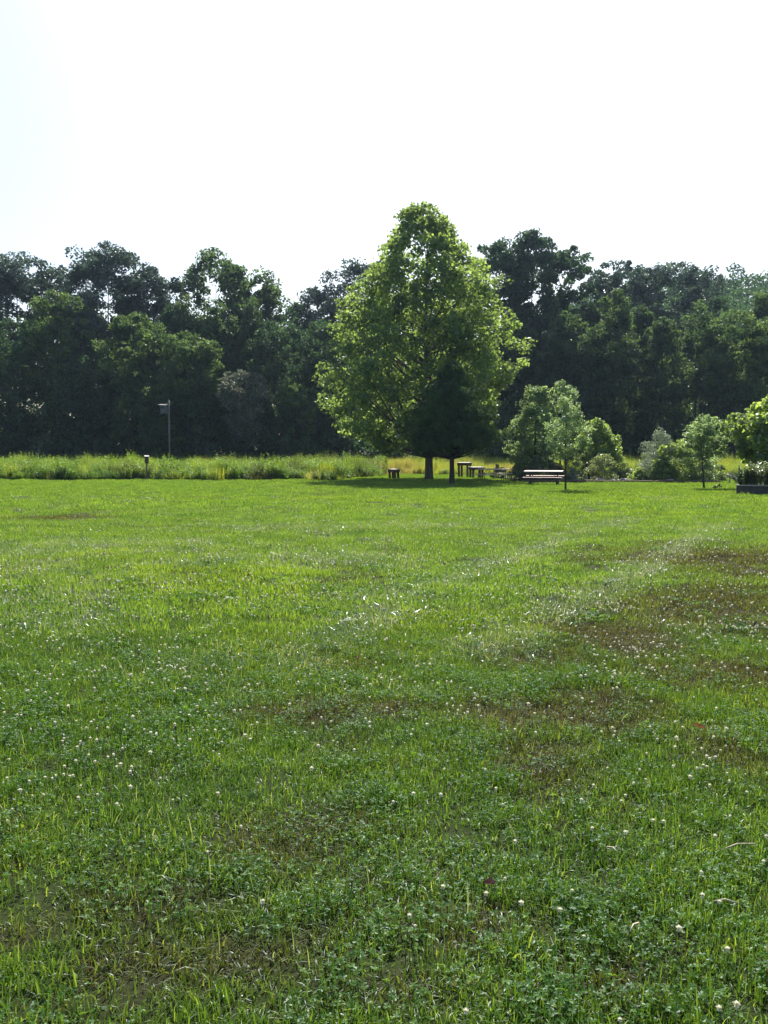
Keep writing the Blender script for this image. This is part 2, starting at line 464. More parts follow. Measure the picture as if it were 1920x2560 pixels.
def clover_patch(rng, n, R, size):
    """trifoliate leaves on short stalks"""
    V = []; L = []; T = []; rn = []
    for i in range(n):
        r = R * math.sqrt(rng.random()); t = rng.random() * 6.283
        h = rng.uniform(0.025, 0.075)
        c = np.array([r * math.cos(t), r * math.sin(t), h])
        nrm = np.array([rng.normal(0, 0.35), rng.normal(0, 0.35), 1]); nrm /= np.linalg.norm(nrm)
        u = np.cross(nrm, [0.3, 0.9, 0.1]); u /= np.linalg.norm(u); v = np.cross(nrm, u)
        a0 = rng.random() * 6.283; s = size * rng.uniform(0.7, 1.3); q = rng.random()
        for k in range(3):
            a = a0 + k * 2.094
            d = u * math.cos(a) + v * math.sin(a); e = -u * math.sin(a) + v * math.cos(a)
            b = len(V)
            for (f, g, z) in ((0.05, 0, 0), (0.55, -0.5, 0.12), (1.1, -0.45, 0.15), (1.2, 0, 0.02), (1.1, 0.45, 0.15), (0.55, 0.5, 0.12)):
                V.append(c + d * f * s + e * g * s + nrm * z * s)
            L += [b, b + 1, b + 2, b + 3, b, b + 3, b + 4, b + 5]; T += [4, 4]; rn += [q, min(1, q + 0.05)]
        b = len(V)
        V += [[c[0] - 0.0008, c[1], 0], [c[0] + 0.0008, c[1], 0], [c[0] + 0.0006, c[1], c[2]], [c[0] - 0.0006, c[1], c[2]]]
        L += [b, b + 1, b + 2, b + 3]; T += [4]; rn += [0.7]
    st = np.concatenate([[0], np.cumsum(T)[:-1]])
    return mesh_np('c', np.array(V), L, st, T, M['clover'], rnd=rn, link=False)

def field(rng, y0, y1, dens, xk=0.52, xm=1.2):
    """random points in the wedge ahead of the viewer"""
    wmax = xk * y1 + xm
    n = int(dens * (y1 - y0) * 2 * wmax)
    y = rng.uniform(y0, y1, n); x = rng.uniform(-wmax, wmax, n)
    k = np.abs(x) < xk * y + xm
    return x[k], y[k]

def meadow_edge(x, y):
    """True where the unmown meadow grows"""
    e = np.where(x < -3.5, 57.5, np.where(x < 0.5, 57.5 + (x + 3.5) * 3.6, 72.0))
    e = np.where(x > 12, 62, e)
    e = e + .9 * np.sin(x * 0.7) + 0.6 * np.sin(x * 1.9) + 3.0 * (fbm(x, x * 0 + 3.3, 1.1, 200) - .5)
    return y > e

BEDPOLY = (8.0, 19.6, 51.5, 62.0)
def in_bed(x, y):
    return (x > BEDPOLY[0]) & (x < BEDPOLY[1]) & (y > BEDPOLY[2] + 0.04 * (BEDPOLY[1] - x)) & (y < BEDPOLY[3])

def lawn():
    rng = np.random.default_rng(5)
    zones = [ # y0,y1,density, clump args
        (1.4, 8.5, 270, dict(n=40, R=0.085, h0=0.025, h1=0.068, w=0.0042, lean=0.65, upto=3)),
        (8.5, 24, 32, dict(n=75, R=0.2, h0=0.035, h1=0.085, w=0.009, lean=0.5, upto=2)),
        (24, 80, 5.5, dict(n=130, R=0.45, h0=0.035, h1=0.08, w=0.02, lean=0.45, upto=2))]
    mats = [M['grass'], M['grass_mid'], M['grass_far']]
    srcs = []; P = []; K = []; SC = []
    for zi, (y0, y1, de, kw) in enumerate(zones):
        k0 = len(srcs)
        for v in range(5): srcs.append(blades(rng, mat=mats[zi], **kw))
        x, y = field(rng, max(1.4, y0 * .8), y1 * (1.2 if zi < 2 else 1), de)
        jy = y + (fbm(x, y, 1.5, 50) - .5) * y * .22 + rng.normal(0, .06, len(y)) * y
        keep = ~in_bed(x, y) & ((jy >= y0) if zi else True) & ((jy < y1) if zi < 2 else True)
        if zi == 2: keep &= ~(meadow_edge(x - 0.0, y - 1.5))
        dr = dryf(x, y)
        keep &= rng.random(len(x)) > dr * 0.22 + .3 * sst(.45, .3, fbm(x, y, .35, 44)) * sst(9, 5, y)
        x, y = x[keep], y[keep]
        P.append(np.stack([x, y, gz(x, y) - 0.004], -1)); K.append(rng.integers(k0, k0 + 5, len(x)))
        hs = (0.65 + 0.75 * fbm(x, y, 0.8, 40)) * rng.uniform(0.75, 1.25, len(x)) * (1 - 0.35 * dryf(x, y))
        hs *= np.where(rng.random(len(x)) < 0.04, 1.5, 1)
        s1 = rng.uniform(0.85, 1.2, len(x)); SC.append(np.stack([s1, s1, hs], -1))
    P = np.concatenate(P); K = np.concatenate(K); SC = np.concatenate(SC); n = len(P)
    rot = np.stack([rng.normal(0, 0.06, n), rng.normal(0, 0.06, n), rng.random(n) * 6.283], -1)
    scatter('grass', srcs, P, rot, SC, K, dict(dry=dryf(P[:, 0], P[:, 1]), yel=yelf(P[:, 0], P[:, 1])), 'short mown green grass covering the open lawn', 'grass')
    # bent blades, the light they reflect painted in as paleness
    srcs = [blades(rng, 11, 0.1, 0.05, 0.11, 0.003, 0.8, 0.5, 3, M['grass_pale']) for _ in range(5)] + \
           [blades(rng, 26, 0.22, 0.05, 0.1, 0.007, 0.8, 0.5, 2, M['grass_pale_far']) for _ in range(4)]
    P = []; K = []
    for y0, y1, de, k0, k1 in ((1.4, 8, 75, 0, 5), (6.5, 34, 60, 5, 9)):
        x, y = field(rng, y0, y1, de)
        pr = 0.02 + 0.85 * palef(x, y) + 0.14 * sst(0.55, 0.75, fbm(x, y, 0.9, 60)) * (1 - dryf(x, y))
        k = rng.random(len(x)) < pr
        x, y = x[k], y[k]
        P.append(np.stack([x, y, gz(x, y)], -1)); K.append(rng.integers(k0, k1, len(x)))
    P = np.concatenate(P); K = np.concatenate(K); n = len(P)
    rot = np.stack([rng.normal(0, 0.1, n), rng.normal(0, 0.1, n), rng.random(n) * 6.283], -1)
    s = rng.uniform(0.7, 1.3, n)
    scatter('bent_grass', srcs, P, rot, np.stack([s, s, s], -1), K, dict(dry=np.zeros(n), yel=np.zeros(n)), 'pale shiny longer blades lying bent over the lawn', 'grass')
    # clover
    srcs = [clover_patch(rng, 26, 0.09, 0.0085) for _ in range(6)] + [clover_patch(rng, 30, 0.2, 0.016) for _ in range(3)]
    P = []; K = []
    for y0, y1, de, k0, k1 in ((1.4, 7.5, 95, 0, 6), (7.5, 15, 14, 6, 9)):
        x, y = field(rng, y0, y1, de)
        pr = (.12 + .6 * sst(0.35, 0.75, fbm(x, y, 0.7, 70))) * (1 - 0.6 * dryf(x, y)) * sst(16, 4.5, y)
        k = rng.random(len(x)) < pr
        x, y = x[k], y[k]
        P.append(np.stack([x, y, gz(x, y)], -1)); K.append(rng.integers(k0, k1, len(x)))
    P = np.concatenate(P); K = np.concatenate(K); n = len(P)
    rot = np.stack([np.zeros(n), np.zeros(n), rng.random(n) * 6.283], -1)
    s = rng.uniform(0.8, 1.25, n)
    scatter('clover_leaves', srcs, P, rot, np.stack([s, s, s], -1), K, dict(dry=np.zeros(n), yel=yelf(P[:, 0], P[:, 1]) * 0.6), 'dark green three-part clover leaves growing through the grass', 'clover')
    # thatch in the dry patches
    srcs = [blades(rng, 45, 0.1, 0.03, 0.09, 0.0035, 1.3, 0.5, 2, M['thatch']) for _ in range(4)] + [blades(rng, 60, 0.25, 0.03, 0.08, 0.009, 1.1, 0.5, 2, M['thatch']) for _ in range(3)]
    P = []; K = []
    for y0, y1, de, k0, k1 in ((1.4, 8, 60, 0, 4), (8, 20, 16, 4, 7)):
        x, y = field(rng, y0, y1, de)
        k = rng.random(len(x)) < 0.16 + dryf(x, y) * 0.7
        x, y = x[k], y[k]
        P.append(np.stack([x, y, gz(x, y)], -1)); K.append(rng.integers(k0, k1, len(x)))
    P = np.concatenate(P); K = np.concatenate(K); n = len(P)
    rot = np.stack([np.zeros(n), np.zeros(n), rng.random(n) * 6.283], -1)
    s = rng.uniform(0.8, 1.25, n)
    scatter('dry_grass', srcs, P, rot, np.stack([s, s, s * 0.8], -1), K, dict(dry=np.zeros(n), yel=np.zeros(n)), 'brown dried grass lying in worn patches of lawn', 'dry grass')
lawn()

# ------------------------------------------------------------------ clover flowers
def flower_mesh(seed):
    rng = random.Random(seed)
    mb = MB()
    H = rng.uniform(0.09, 0.125); lx, ly = rng.uniform(-.02, .02), rng.uniform(-.02, .02)
    mb.m = 0
    mb.tube([(0, 0, 0), (lx * .4, ly * .4, H * .55), (lx, ly, H)], [.0012, .001, .001], 4, False)
    c = Vector((lx, ly, H)); R = rng.uniform(.0062, .0088)
    n = 46
    for i in range(n):
        z = 1 - 1.75 * (i + .5) / n
        a = i * 2.39996; r = math.sqrt(max(0, 1 - z * z))
        d = Vector((r * math.cos(a), r * math.sin(a), z))
        up = Vector((0, 0, 1)); t = d.cross(up)
        if t.length < .1: t = Vector((1, 0, 0))
        t.normalize(); s = t.cross(d)
        tip = (d + Vector((0, 0, .55 if z > -.3 else -.6))).normalized() * R * rng.uniform(1.05, 1.35)
        base = d * R * .35
        w = R * .2
        mb.m = 2 if z < -.7 else 1
        mb.add([c + base - t * w, c + base + t * w, c + tip * .8 + t * w * 1.1, c + tip, c + tip * .8 - t * w * 1.1], [(0, 1, 2, 3, 4)])
    return mb.build('clover_flower', [M['stalk'], M['petal'], M['petal_old']], link=False)
M['stalk'] = plainmat('stalk', (0.05, 0.1, 0.03), (0.09, 0.14, 0.04), 30, 0.7, None, 0)
M['petal'] = leafmat('petal', (0.7, 0.69, 0.56), (0.8, 0.79, 0.66), (0.88, 0.87, 0.74), 0.5, (0.95, 0.94, 0.76), 0.02, var=0)
M['petal_old'] = leafmat('petal_old', (0.36, 0.24, 0.15), (0.46, 0.32, 0.22), (0.55, 0.42, 0.3), 0.4, (0.6, 0.42, 0.28), 0.02, var=0)
def flowers():
    rng = np.random.default_rng(21)
    x, y = field(rng, 2.2, 22, 75, 0.5, 0.3)
    u = x / y
    px = 960 + u * FPX
    # in the photograph they crowd at the left a few metres out and at the lower right
    w = 0.10 + 0.9 * np.exp(-((u + 0.38) / 0.2) ** 2 - ((y - 5.8) / 2.1) ** 2) + 0.55 * np.exp(-((u - 0.28) / 0.22) ** 2 - ((y - 4.6) / 1.8) ** 2) \
        + 0.45 * np.exp(-((u - 0.25) / 0.25) ** 2 - ((y - 7.5) / 2.5) ** 2) + 0.2 * np.exp(-((y - 10) / 4) ** 2)
    w *= 0.25 + 1.3 * sst(0.35, 0.7, fbm(x, y, 0.6, 88))
    w *= np.where((y < 3.6) & (u < 0.1), 0.35, 1)
    k = rng.random(len(x)) < w
    x, y = x[k], y[k]
    o_ = np.argsort(y); x, y = x[o_], y[o_]
    protos = [flower_mesh(s) for s in range(6)]
    nI = 300
    inview = np.abs(x) < 0.44 * y
    near = np.where(inview)[0][:nI]
    for i in near:
        p = protos[int(rng.integers(0, 6))]
        o = bpy.data.objects.new('clover_flower', p.data); COL.objects.link(o)
        o.location = (x[i], y[i], gzf(x[i], y[i])); s = rng.uniform(0.8, 1.25)
        o.scale = (s, s, s * rng.uniform(.75, 1.1)); o.rotation_euler = (0, 0, rng.random() * 6.28)
        tag(o, 'small round white clover flower standing in the foreground lawn', 'clover flower', 'white clover flowers in the near lawn')
    rest = np.setdiff1d(np.arange(len(x)), near)
    n = len(rest); P = np.stack([x[rest], y[rest], gz(x[rest], y[rest])], -1)
    s = rng.uniform(0.9, 1.3, n) * np.where(y[rest] > 9, 1.15, 1)
    scatter('distant_clover_flowers', protos, P, np.stack([np.zeros(n), np.zeros(n), rng.random(n) * 6.28], -1), np.stack([s, s, s * .9], -1), rng.integers(0, 6, n), {}, 'specks of white clover flowers scattered farther out on the lawn', 'clover flowers')
flowers()

# ------------------------------------------------------------------ meadow
def weed_clump(rng, n, R, h0, h1, leaf, mat):
    """upright leafy stems"""
    Q = []; rn = []
    for i in range(n):
        r = R * math.sqrt(rng.random()); t = rng.random() * 6.283; b = np.array([r * math.cos(t), r * math.sin(t), 0.])
        h = rng.uniform(h0, h1); ln = np.array([rng.normal(0, .08), rng.normal(0, .08), 0]) * h; q = rng.random()
        w = .008
        top = b + ln + [0, 0, h]
        Q.append([b - [w, 0, 0], b + [w, 0, 0], top + [w * .5, 0, 0], top - [w * .5, 0, 0]]); rn.append(q * .5)
        nl = int(h * 20)
        for k in range(nl):
            f = (k + .5) / nl * .85 + .15
            p = b + ln * f + [0, 0, h * f]; a = k * 2.4 + rng.random(); L = leaf * (1.25 - .7 * f) * rng.uniform(.7, 1.2)
            d = np.array([math.cos(a), math.sin(a), rng.uniform(.0, .9)]); d /= np.linalg.norm(d)
            e = np.array([-math.sin(a), math.cos(a), rng.normal(0, .3)])
            Q.append([p, p + d * L * .5 + e * L * .17, p + d * L, p + d * L * .5 - e * L * .17]); rn.append(min(1, q * .6 + rng.random() * .4))
    return quads('w', np.array(Q), mat, rnd=np.array(rn), link=False)

def meadow():
    rng = np.random.default_rng(8)
    srcs = [blades(rng, 110, 0.5, 0.6, 1.25, 0.016, 0.22, 0.4, 3, M['meadow']) for _ in range(5)] + \
           [blades(rng, 90, 0.5, 0.8, 1.35, 0.02, 0.14, 0.3, 2, M['meadow']) for _ in range(2)] + \
           [weed_clump(rng, 16, 0.4, 0.5, 1.15, 0.16, M['weed']) for _ in range(5)] + \
           [weed_clump(rng, 12, 0.4, 0.7, 1.3, 0.24, M['weed']) for _ in range(2)]
    P = []
    n0 = 36000
    x = rng.uniform(-46, 46, n0); y = rng.uniform(55, 94, n0)
    k = meadow_edge(x, y) & (np.abs(x) < 0.5 * y + 2) & ~in_bed(x, y) & ~((x > 5) & (x < 20) & (y < 64) & (y > 50))
    k &= ~((y > 66) & (rng.random(n0) < 0.5))
    x, y = x[k], y[k]
    n = len(x)
    wd = fbm(x, y, 3.5, 100)
    right = x > 0
    isw = rng.random(n) < np.where(right, 0.12, sst(0.32, 0.55, wd) * 0.7 + 0.25)
    K = np.where(isw, rng.integers(7, 14, n), rng.integers(0, 7, n))
    edge = ~meadow_edge(x, y - 1.6)
    hs = (0.6 + .62 * vnoise(x, y, 1.6, 77)) * (0.9 + 0.4 * fbm(x, y, 3, 110)) * np.where(edge, rng.uniform(.35, .9, n), 1) * np.where(right, 0.97, 1.0)
    s = rng.uniform(.8, 1.2, n)
    P = np.stack([x, y, gz(x, y) - .02], -1)
    dr = np.clip(sst(.55, .75, fbm(x, y, 6, 120)) * .7 + np.where(right & (x < 10), .35, 0) * fbm(x, y, 4, 140), 0, 1)
    ye = np.clip(sst(.4, .7, fbm(x, y, 4, 130)), 0, 1)
    scatter('meadow', srcs, P, np.stack([np.zeros(n), np.zeros(n), rng.random(n) * 6.28], -1), np.stack([s, s, hs * rng.uniform(.65, 1.2, n) * np.where(isw & (rng.random(n) < .06), 1.3, 1)], -1), K, dict(dry=dr, yel=ye), 'tall unmown meadow of grasses and weeds in front of the woods', 'meadow')
meadow()

# ------------------------------------------------------------------ trees
def leaf_quads(rng, C, D, size, aspect=0.62, up=0.35, rand=0.8):
    """C centres, D outward dirs -> (N,4,3) pointed leaf faces"""
    n = len(C)
    nr = D * 0.6 + rng.normal(0, rand, (n, 3)) + np.array([0, 0, up]); nr /= np.linalg.norm(nr, axis=1)[:, None] + 1e-9
    a = rng.normal(0, 1, (n, 3)); a -= nr * (a * nr).sum(1)[:, None]; a /= np.linalg.norm(a, axis=1)[:, None] + 1e-9
    b = np.cross(nr, a)
    s = (size * rng.uniform(.6, 1.35, n))[:, None]
    w = s * aspect * rng.uniform(.75, 1.2, n)[:, None]
    return np.stack([C - a * s * .5, C + b * w * .5 - a * s * .06 + nr * s * .08, C + a * s * .5, C - b * w * .5 - a * s * .06 + nr * s * .08], 1)

PROFILES = {
    'wood': [(0, .5), (.2, .8), (.6, .95), (.83, 1), (.91, .84), (.96, .6), (1, .22)],
    'mushroom': [(0, .35), (.3, .6), (.6, .85), (.84, 1), (.92, .85), (.97, .6), (1, .25)],
    'drape': [(0, .95), (.4, 1), (.75, .9), (.88, .7), (.95, .5), (1, .2)],
    'round': [(0, .45), (.12, .78), (.3, .97), (.5, 1), (.7, .86), (.85, .62), (.95, .36), (1, .12)],
    'tall': [(0, .6), (.15, .85), (.4, 1), (.6, .92), (.8, .7), (.92, .42), (1, .12)],
    'column': [(0, .85), (.2, 1), (.6, .95), (.8, .8), (.93, .5), (1, .15)],
    'cone': [(0, .9), (.08, 1), (.3, .86), (.6, .5), (.85, .22), (1, .04)],
    'dome': [(0, 1), (.2, 1), (.45, .93), (.7, .72), (.88, .45), (1, .15)],
    'flat': [(0, .3), (.3, .75), (.6, 1), (.8, .9), (.93, .6), (1, .25)],
}
def lobes(rng, H, hb, R, prof, nl, lr, inner=0.3, cx=None):
    ts = np.linspace(0, 1, 60)
    if len(prof[0]) == 2: prof = [(a, b, b) for a, b in prof]
    pt = [p[0] for p in prof]
    rl = np.interp(ts, pt, [p[1] for p in prof]); rr = np.interp(ts, pt, [p[2] for p in prof])
    wgt = (rl + rr + .15); cdf = np.cumsum(wgt) / wgt.sum()
    t = np.interp(rng.random(nl), cdf, ts)
    a = rng.random(nl) * 6.283
    rq = np.sqrt(rng.uniform(inner, 1, nl))
    RL = np.interp(t, ts, rl); RR = np.interp(t, ts, rr)
    cr = (RR - RL) / 2; hw = (RR + RL) / 2
    rl_ = lr * rng.uniform(.6, 1.35, nl)
    e = np.maximum(hw * R - rl_ * .75, 0.1 * hw * R)
    ph = rng.random(3) * 6
    wob = 1 + .13 * np.sin(a * 2 + ph[0] + t * 9) + .1 * np.sin(a * 3 + ph[1] - t * 17)
    X = cr * R + np.cos(a) * rq * e * wob; Y = np.sin(a) * rq * e * wob
    Z = hb + t * (H - hb - rl_ * .7) + rl_ * .1
    return np.stack([X, Y, Z], -1), rl_, t

def boughs(rng, H, hb, R, prof, nl, lr, inner, nb, bk=.42):
    BC, _, t = lobes(rng, H - R * bk * .35, hb, R * (1 - bk * .35), prof, nb, R * bk, inner)
    br = R * bk * rng.uniform(.7, 1.25, nb) * (1 - .35 * t)
    i = rng.integers(0, nb, nl); d = rng.normal(0, 1, (nl, 3)); d[:, 2] = np.abs(d[:, 2]) * .9 - .25; d /= np.linalg.norm(d, axis=1)[:, None]
    LR = lr * rng.uniform(.55, 1.2, nl)
    C = BC[i] + d * (br[i] * rng.uniform(.55, 1, nl))[:, None] * np.array([1, 1, .8])
    C[:, 2] = np.minimum(C[:, 2], H - LR * .6)
    return C, LR, t

def crown(rng, name, LC, LR, per, size, mat, parent, flat=.75, aspect=.62, droop=0, shell=.45, up=.35, rand=.8):
    n = len(LC) * per
    idx = np.repeat(np.arange(len(LC)), per)
    d = rng.normal(0, 1, (n, 3)); d[:, 2] += .15; d /= np.linalg.norm(d, axis=1)[:, None]
    u = rng.uniform(shell ** 3, 1.15, n) ** (1 / 3) * rng.uniform(.85, 1.1, n)
    C = LC[idx] + d * (LR[idx] * u)[:, None] * np.array([1, 1, flat])
    C[:, 2] -= droop * (1 - d[:, 2]) * LR[idx] * .5
    C[:, 2] = np.maximum(C[:, 2], 0.05)
    lr = rng.random(len(LC))
    rn = np.clip(lr[idx] * .45 + rng.random(n) * .55, 0, 1)
    return quads(name, leaf_quads(rng, C, d, size, aspect, up, rand), mat, parent, rn)

def trunk(rng, H, hb, r0, LC, mat, parent, nlimb, lean=(0, 0), top=.9, fork=None, name='trunk'):
    """tapered trunk with limbs reaching lobes of the crown"""
    pr = random.Random(int(rng.integers(0, 1e9)))
    mb = MB()
    n = 9
    pts = []; rs = []
    for i in range(n):
        f = i / (n - 1); z = f * H * top
        pts.append(Vector((lean[0] * z + .05 * r0 * 6 * math.sin(f * 7 + 1), lean[1] * z + .05 * r0 * 6 * math.cos(f * 5), z)))
        rs.append(max(.012, r0 * ((1 - f) ** .85) * (1.35 if i == 0 else 1)))
    mb.tube([pts[0] - Vector((0, 0, .25))] + [pts[0] + (pts[1] - pts[0]) * .12] + pts[1:], [rs[0] * 1.15, rs[0] * .82] + rs[1:], 10, True, .12, pr)
    def tp(z):
        f = min(max(z / (H * top), 0), 1) * (n - 1); i = min(int(f), n - 2); g = f - i
        return pts[i].lerp(pts[i + 1], g), rs[i] * (1 - g) + rs[i + 1] * g
    if nlimb and len(LC):
        for i in rng.choice(len(LC), min(nlimb, len(LC)), replace=False):
            c = Vector(LC[i]); dd = math.hypot(c.x, c.y)
            z0 = max(hb * .75, min(c.z - dd * .75, H * top * .88)); p, r = tp(z0)
            mid = p.lerp(c, .5) + Vector((pr.uniform(-.1, .1) * dd, pr.uniform(-.1, .1) * dd, -.06 * dd))
            q = min(r * .55, .03 + dd * .02) if r0 > .1 else min(r * .6, .03)
            mb.tube([p, mid, c], [q, q * .6, q * .2], 5, False, .1, pr)
    return mb.build(name, mat, parent, smooth=True)

def tree(name, px, D, top, hw, label, cat='tree', prof='round', base=0.15, nl=70, per=200, size=.34, lr=None, mat='leaf_woods', bark='bark_dark',
         r0=.22, nlimb=14, seed=None, group=None, flat=.75, basepy=None, shell=.45, lean=(0, 0), droop=0, aspect=.62, inner=.3, aspect_y=1.0, up=.35, rand=.8, cz=0.0, nb=0, bk=.42):
    """px,top,hw in photograph pixels, D metres"""
    p = at(px, top, D)
    X = (px - 960) / FPX * (D * CP)
    z0 = gzf(X, D)
    H = p.z - z0
    R = hw / FPX * D
    rng = np.random.default_rng(seed if seed is not None else int(px * 7 + top * 13 + D))
    root = empty(name, (X, D, z0), 0, label, cat, group)
    pr = PROFILES[prof] if isinstance(prof, str) else prof
    hb = H * base
    if lr is None: lr = R * .3
    if nb:
        n1 = int(nl * .6)
        a_ = lobes(rng, H, hb, R, pr, n1, lr, inner); b_ = boughs(rng, H, hb, R * 1.05, pr, nl - n1, lr, inner, nb, bk)
        LC, LR = np.concatenate([a_[0], b_[0]]), np.concatenate([a_[1], b_[1]])
    else: LC, LR, t = lobes(rng, H, hb, R, pr, nl, lr, inner)
    LC[:, 0] += lean[0] * LC[:, 2] + cz; LC[:, 1] *= aspect_y
    crown(rng, 'crown', LC, LR, per, size, M[mat], root, flat, aspect, droop, shell, up, rand)
    if r0: trunk(rng, H, hb, r0, LC, M[bark], root, nlimb, lean)
    return root, LC, LR, H

M['leaf_woods'] = leafmat('leaf_woods', (0.01, 0.032, 0.016), (0.02, 0.055, 0.024), (0.05, 0.11, 0.04), .45, (0.12, 0.22, 0.06), gloss=.03)
M['leaf_pine'] = leafmat('leaf_pine', (0.012, 0.028, 0.022), (0.024, 0.048, 0.034), (0.055, 0.095, 0.06), .38, (0.12, 0.19, 0.1), gloss=.075)
M['leaf_locust'] = leafmat('leaf_locust', (0.022, 0.06, 0.018), (0.042, 0.095, 0.026), (0.09, 0.17, 0.045), .5, (0.24, 0.36, 0.08), gloss=.025)
M['leaf_vine'] = leafmat('leaf_vine', (0.008, 0.026, 0.012), (0.016, 0.045, 0.017), (0.05, 0.11, 0.032), .5, (0.2, 0.32, 0.07), gloss=.03)
M['leaf_sycamore'] = leafmat('leaf_sycamore', (0.022, 0.066, 0.02), (0.042, 0.105, 0.028), (0.11, 0.2, 0.05), .55, (0.55, 0.74, 0.13), gloss=.04)
M['needle'] = leafmat('needle', (0.022, 0.06, 0.028), (0.04, 0.095, 0.036), (0.075, 0.15, 0.05), .45, gloss=.02)
M['leaf_young'] = leafmat('leaf_young', (0.055, 0.12, 0.04), (0.095, 0.18, 0.055), (0.18, 0.27, 0.1), .55, (0.5, 0.68, 0.22), gloss=.06, rough=.35)
M['leaf_redbud'] = leafmat('leaf_redbud', (0.05, 0.115, 0.022), (0.09, 0.17, 0.03), (0.17, 0.27, 0.055), .58, (0.6, 0.8, 0.12), gloss=.07)
M['leaf_silver'] = leafmat('leaf_silver', (0.07, 0.12, 0.06), (0.12, 0.18, 0.1), (0.3, 0.34, 0.27), .45, (0.4, 0.5, 0.28), gloss=.06)
M['leaf_olive'] = leafmat('leaf_olive', (0.07, 0.12, 0.035), (0.12, 0.18, 0.055), (0.21, 0.28, 0.09), .55, gloss=.1)
M['leaf_russet'] = leafmat('leaf_russet', (0.045, 0.055, 0.03), (0.08, 0.09, 0.045), (0.13, 0.15, 0.06), .35, gloss=.07)
M['leaf_blossom'] = leafmat('leaf_blossom', (0.02, 0.045, 0.02), (0.035, 0.07, 0.03), (0.3, 0.31, 0.24), .4, (0.4, 0.42, 0.3), gloss=.03)

K_ = 1920 / 1659.0
def T(name, x, D, top, hw, label, **kw):
    return tree(name, x * K_, D, top * K_, hw * K_, label, **kw)

# ---- the lone sycamore
SYC = [(0, .6, .7), (.04, .95, .95), (.1, 1.14, 1.03), (.2, 1.2, 1.1), (.3, 1.08, 1.1), (.4, .98, 1.1), (.5, .92, 1.06), (.6, .88, 1.0), (.7, .76, .88), (.78, .64, .68), (.86, .4, .52), (.93, .31, .4), (.975, .24, .28), (1, .08, .1)]
T('sycamore_tree', 925, 58, 432, 192, 'tall broadleaf tree with sunlit yellow-green leaves standing on the lawn before the woods',
  prof=SYC, base=.11, nl=900, per=58, size=.225, lr=.66, mat='leaf_sycamore', bark='bark', r0=.245, nlimb=90, seed=4, shell=.2, inner=.22, aspect=.85, rand=.9, lean=(-.012, 0), cz=-.4)
T('pine_tree', 975, 48.5, 770, 104, 'dark dense evergreen with a thin straight trunk standing in front of the sycamore', cat='tree',
  prof=[(0, .95), (.06, 1.08), (.25, 1.05), (.45, .85), (.7, .55), (.88, .3), (1, .1)], base=.27, nl=330, per=120, size=.24, lr=.38, nb=34, bk=.34, mat='needle', bark='bark_dark', r0=.15, nlimb=60, seed=9, aspect=.16, shell=.1, inner=.1)

# ---- woods: tall back row
wb = dict(cat='tree', per=85, size=.36, nb=18, bk=.3, inner=.1)
G1 = 'tall trees at the back of the woods'
T('woodland_tree', 45, 106, 545, 112, 'tall bluish tree at the far left end of the woods skyline', prof='mushroom', base=.3, nl=294, mat='leaf_pine', lr=0.93, group=G1, **wb)
T('woodland_tree', 140, 108, 572, 77, 'tree with sky showing through, between the left end tree and the broad dark crown', prof='wood', base=.3, nl=217, mat='leaf_pine', lr=0.87, group=G1, **wb)
T('woodland_tree', 240, 103, 520, 115, 'broadest dark crown on the left skyline, above the pole box', prof='wood', base=.15, nl=465, mat='leaf_pine', lr=0.99, group=G1, **wb)
T('woodland_tree', 325, 105, 566, 67, 'dark tree on the sloping right shoulder of the broad left crown', prof='wood', base=.2, nl=232, mat='leaf_pine', lr=0.87, group=G1, **wb)
T('woodland_tree', 470, 102, 532, 110, 'tall square-shouldered tree with vines left of the skyline dip', prof='drape', base=.1, nl=465, mat='leaf_vine', lr=1.05, group=G1, **wb)
T('woodland_tree', 565, 103, 578, 65, 'tree with an overhanging right side at the edge of the skyline dip', prof='mushroom', base=.3, nl=186, mat='leaf_vine', lr=0.87, group=G1, **wb)
T('woodland_tree', 385, 104, 600, 49, 'narrow tree filling the small notch in the left skyline', prof='drape', base=.2, nl=186, mat='leaf_pine', lr=0.81, group=G1, **wb)
T('woodland_tree', 632, 110, 655, 71, 'lowest tree in the skyline dip left of the sycamore', prof='wood', base=.1, nl=248, mat='leaf_woods', lr=0.93, group=G1, **wb)
T('woodland_tree', 695, 112, 612, 71, 'tree on the slope rising from the skyline dip toward the sycamore', prof='wood', base=.1, nl=278, mat='leaf_pine', lr=0.93, group=G1, **wb)
T('woodland_tree', 765, 114, 553, 84, 'blue-grey tree peeking out behind the left shoulder of the sycamore', prof='wood', base=.1, nl=309, mat='leaf_pine', lr=0.99, group=G1, **wb)
T('woodland_tree', 860, 110, 600, 99, 'woods tree mostly hidden right behind the sycamore crown', prof='wood', base=.1, nl=248, mat='leaf_woods', lr=1.12, group=G1, **wb)
T('woodland_tree', 980, 110, 600, 99, 'woods tree hidden behind the right half of the sycamore crown', prof='wood', base=.1, nl=248, mat='leaf_woods', lr=1.12, group=G1, **wb)
T('woodland_tree', 1085, 101, 512, 82, 'tall tree just right of the sycamore top with sky gaps', prof='mushroom', base=.3, nl=263, mat='leaf_woods', lr=0.81, group=G1, **wb)
T('woodland_tree', 1145, 100, 490, 71, 'tallest peak of the woods right of the sycamore', prof='wood', base=.1, nl=372, mat='leaf_woods', lr=0.81, group=G1, **wb)
T('woodland_tree', 1222, 102, 532, 65, 'ragged tree with an outreaching right bough beside the sky gap', prof='mushroom', base=.32, nl=191, mat='leaf_woods', lr=0.68, group=G1, **wb)
T('woodland_tree', 1338, 112, 562, 101, 'thin see-through crown right of the sky gap', prof='mushroom', base=.45, nl=248, mat='leaf_pine', lr=0.74, group=G1, **wb)
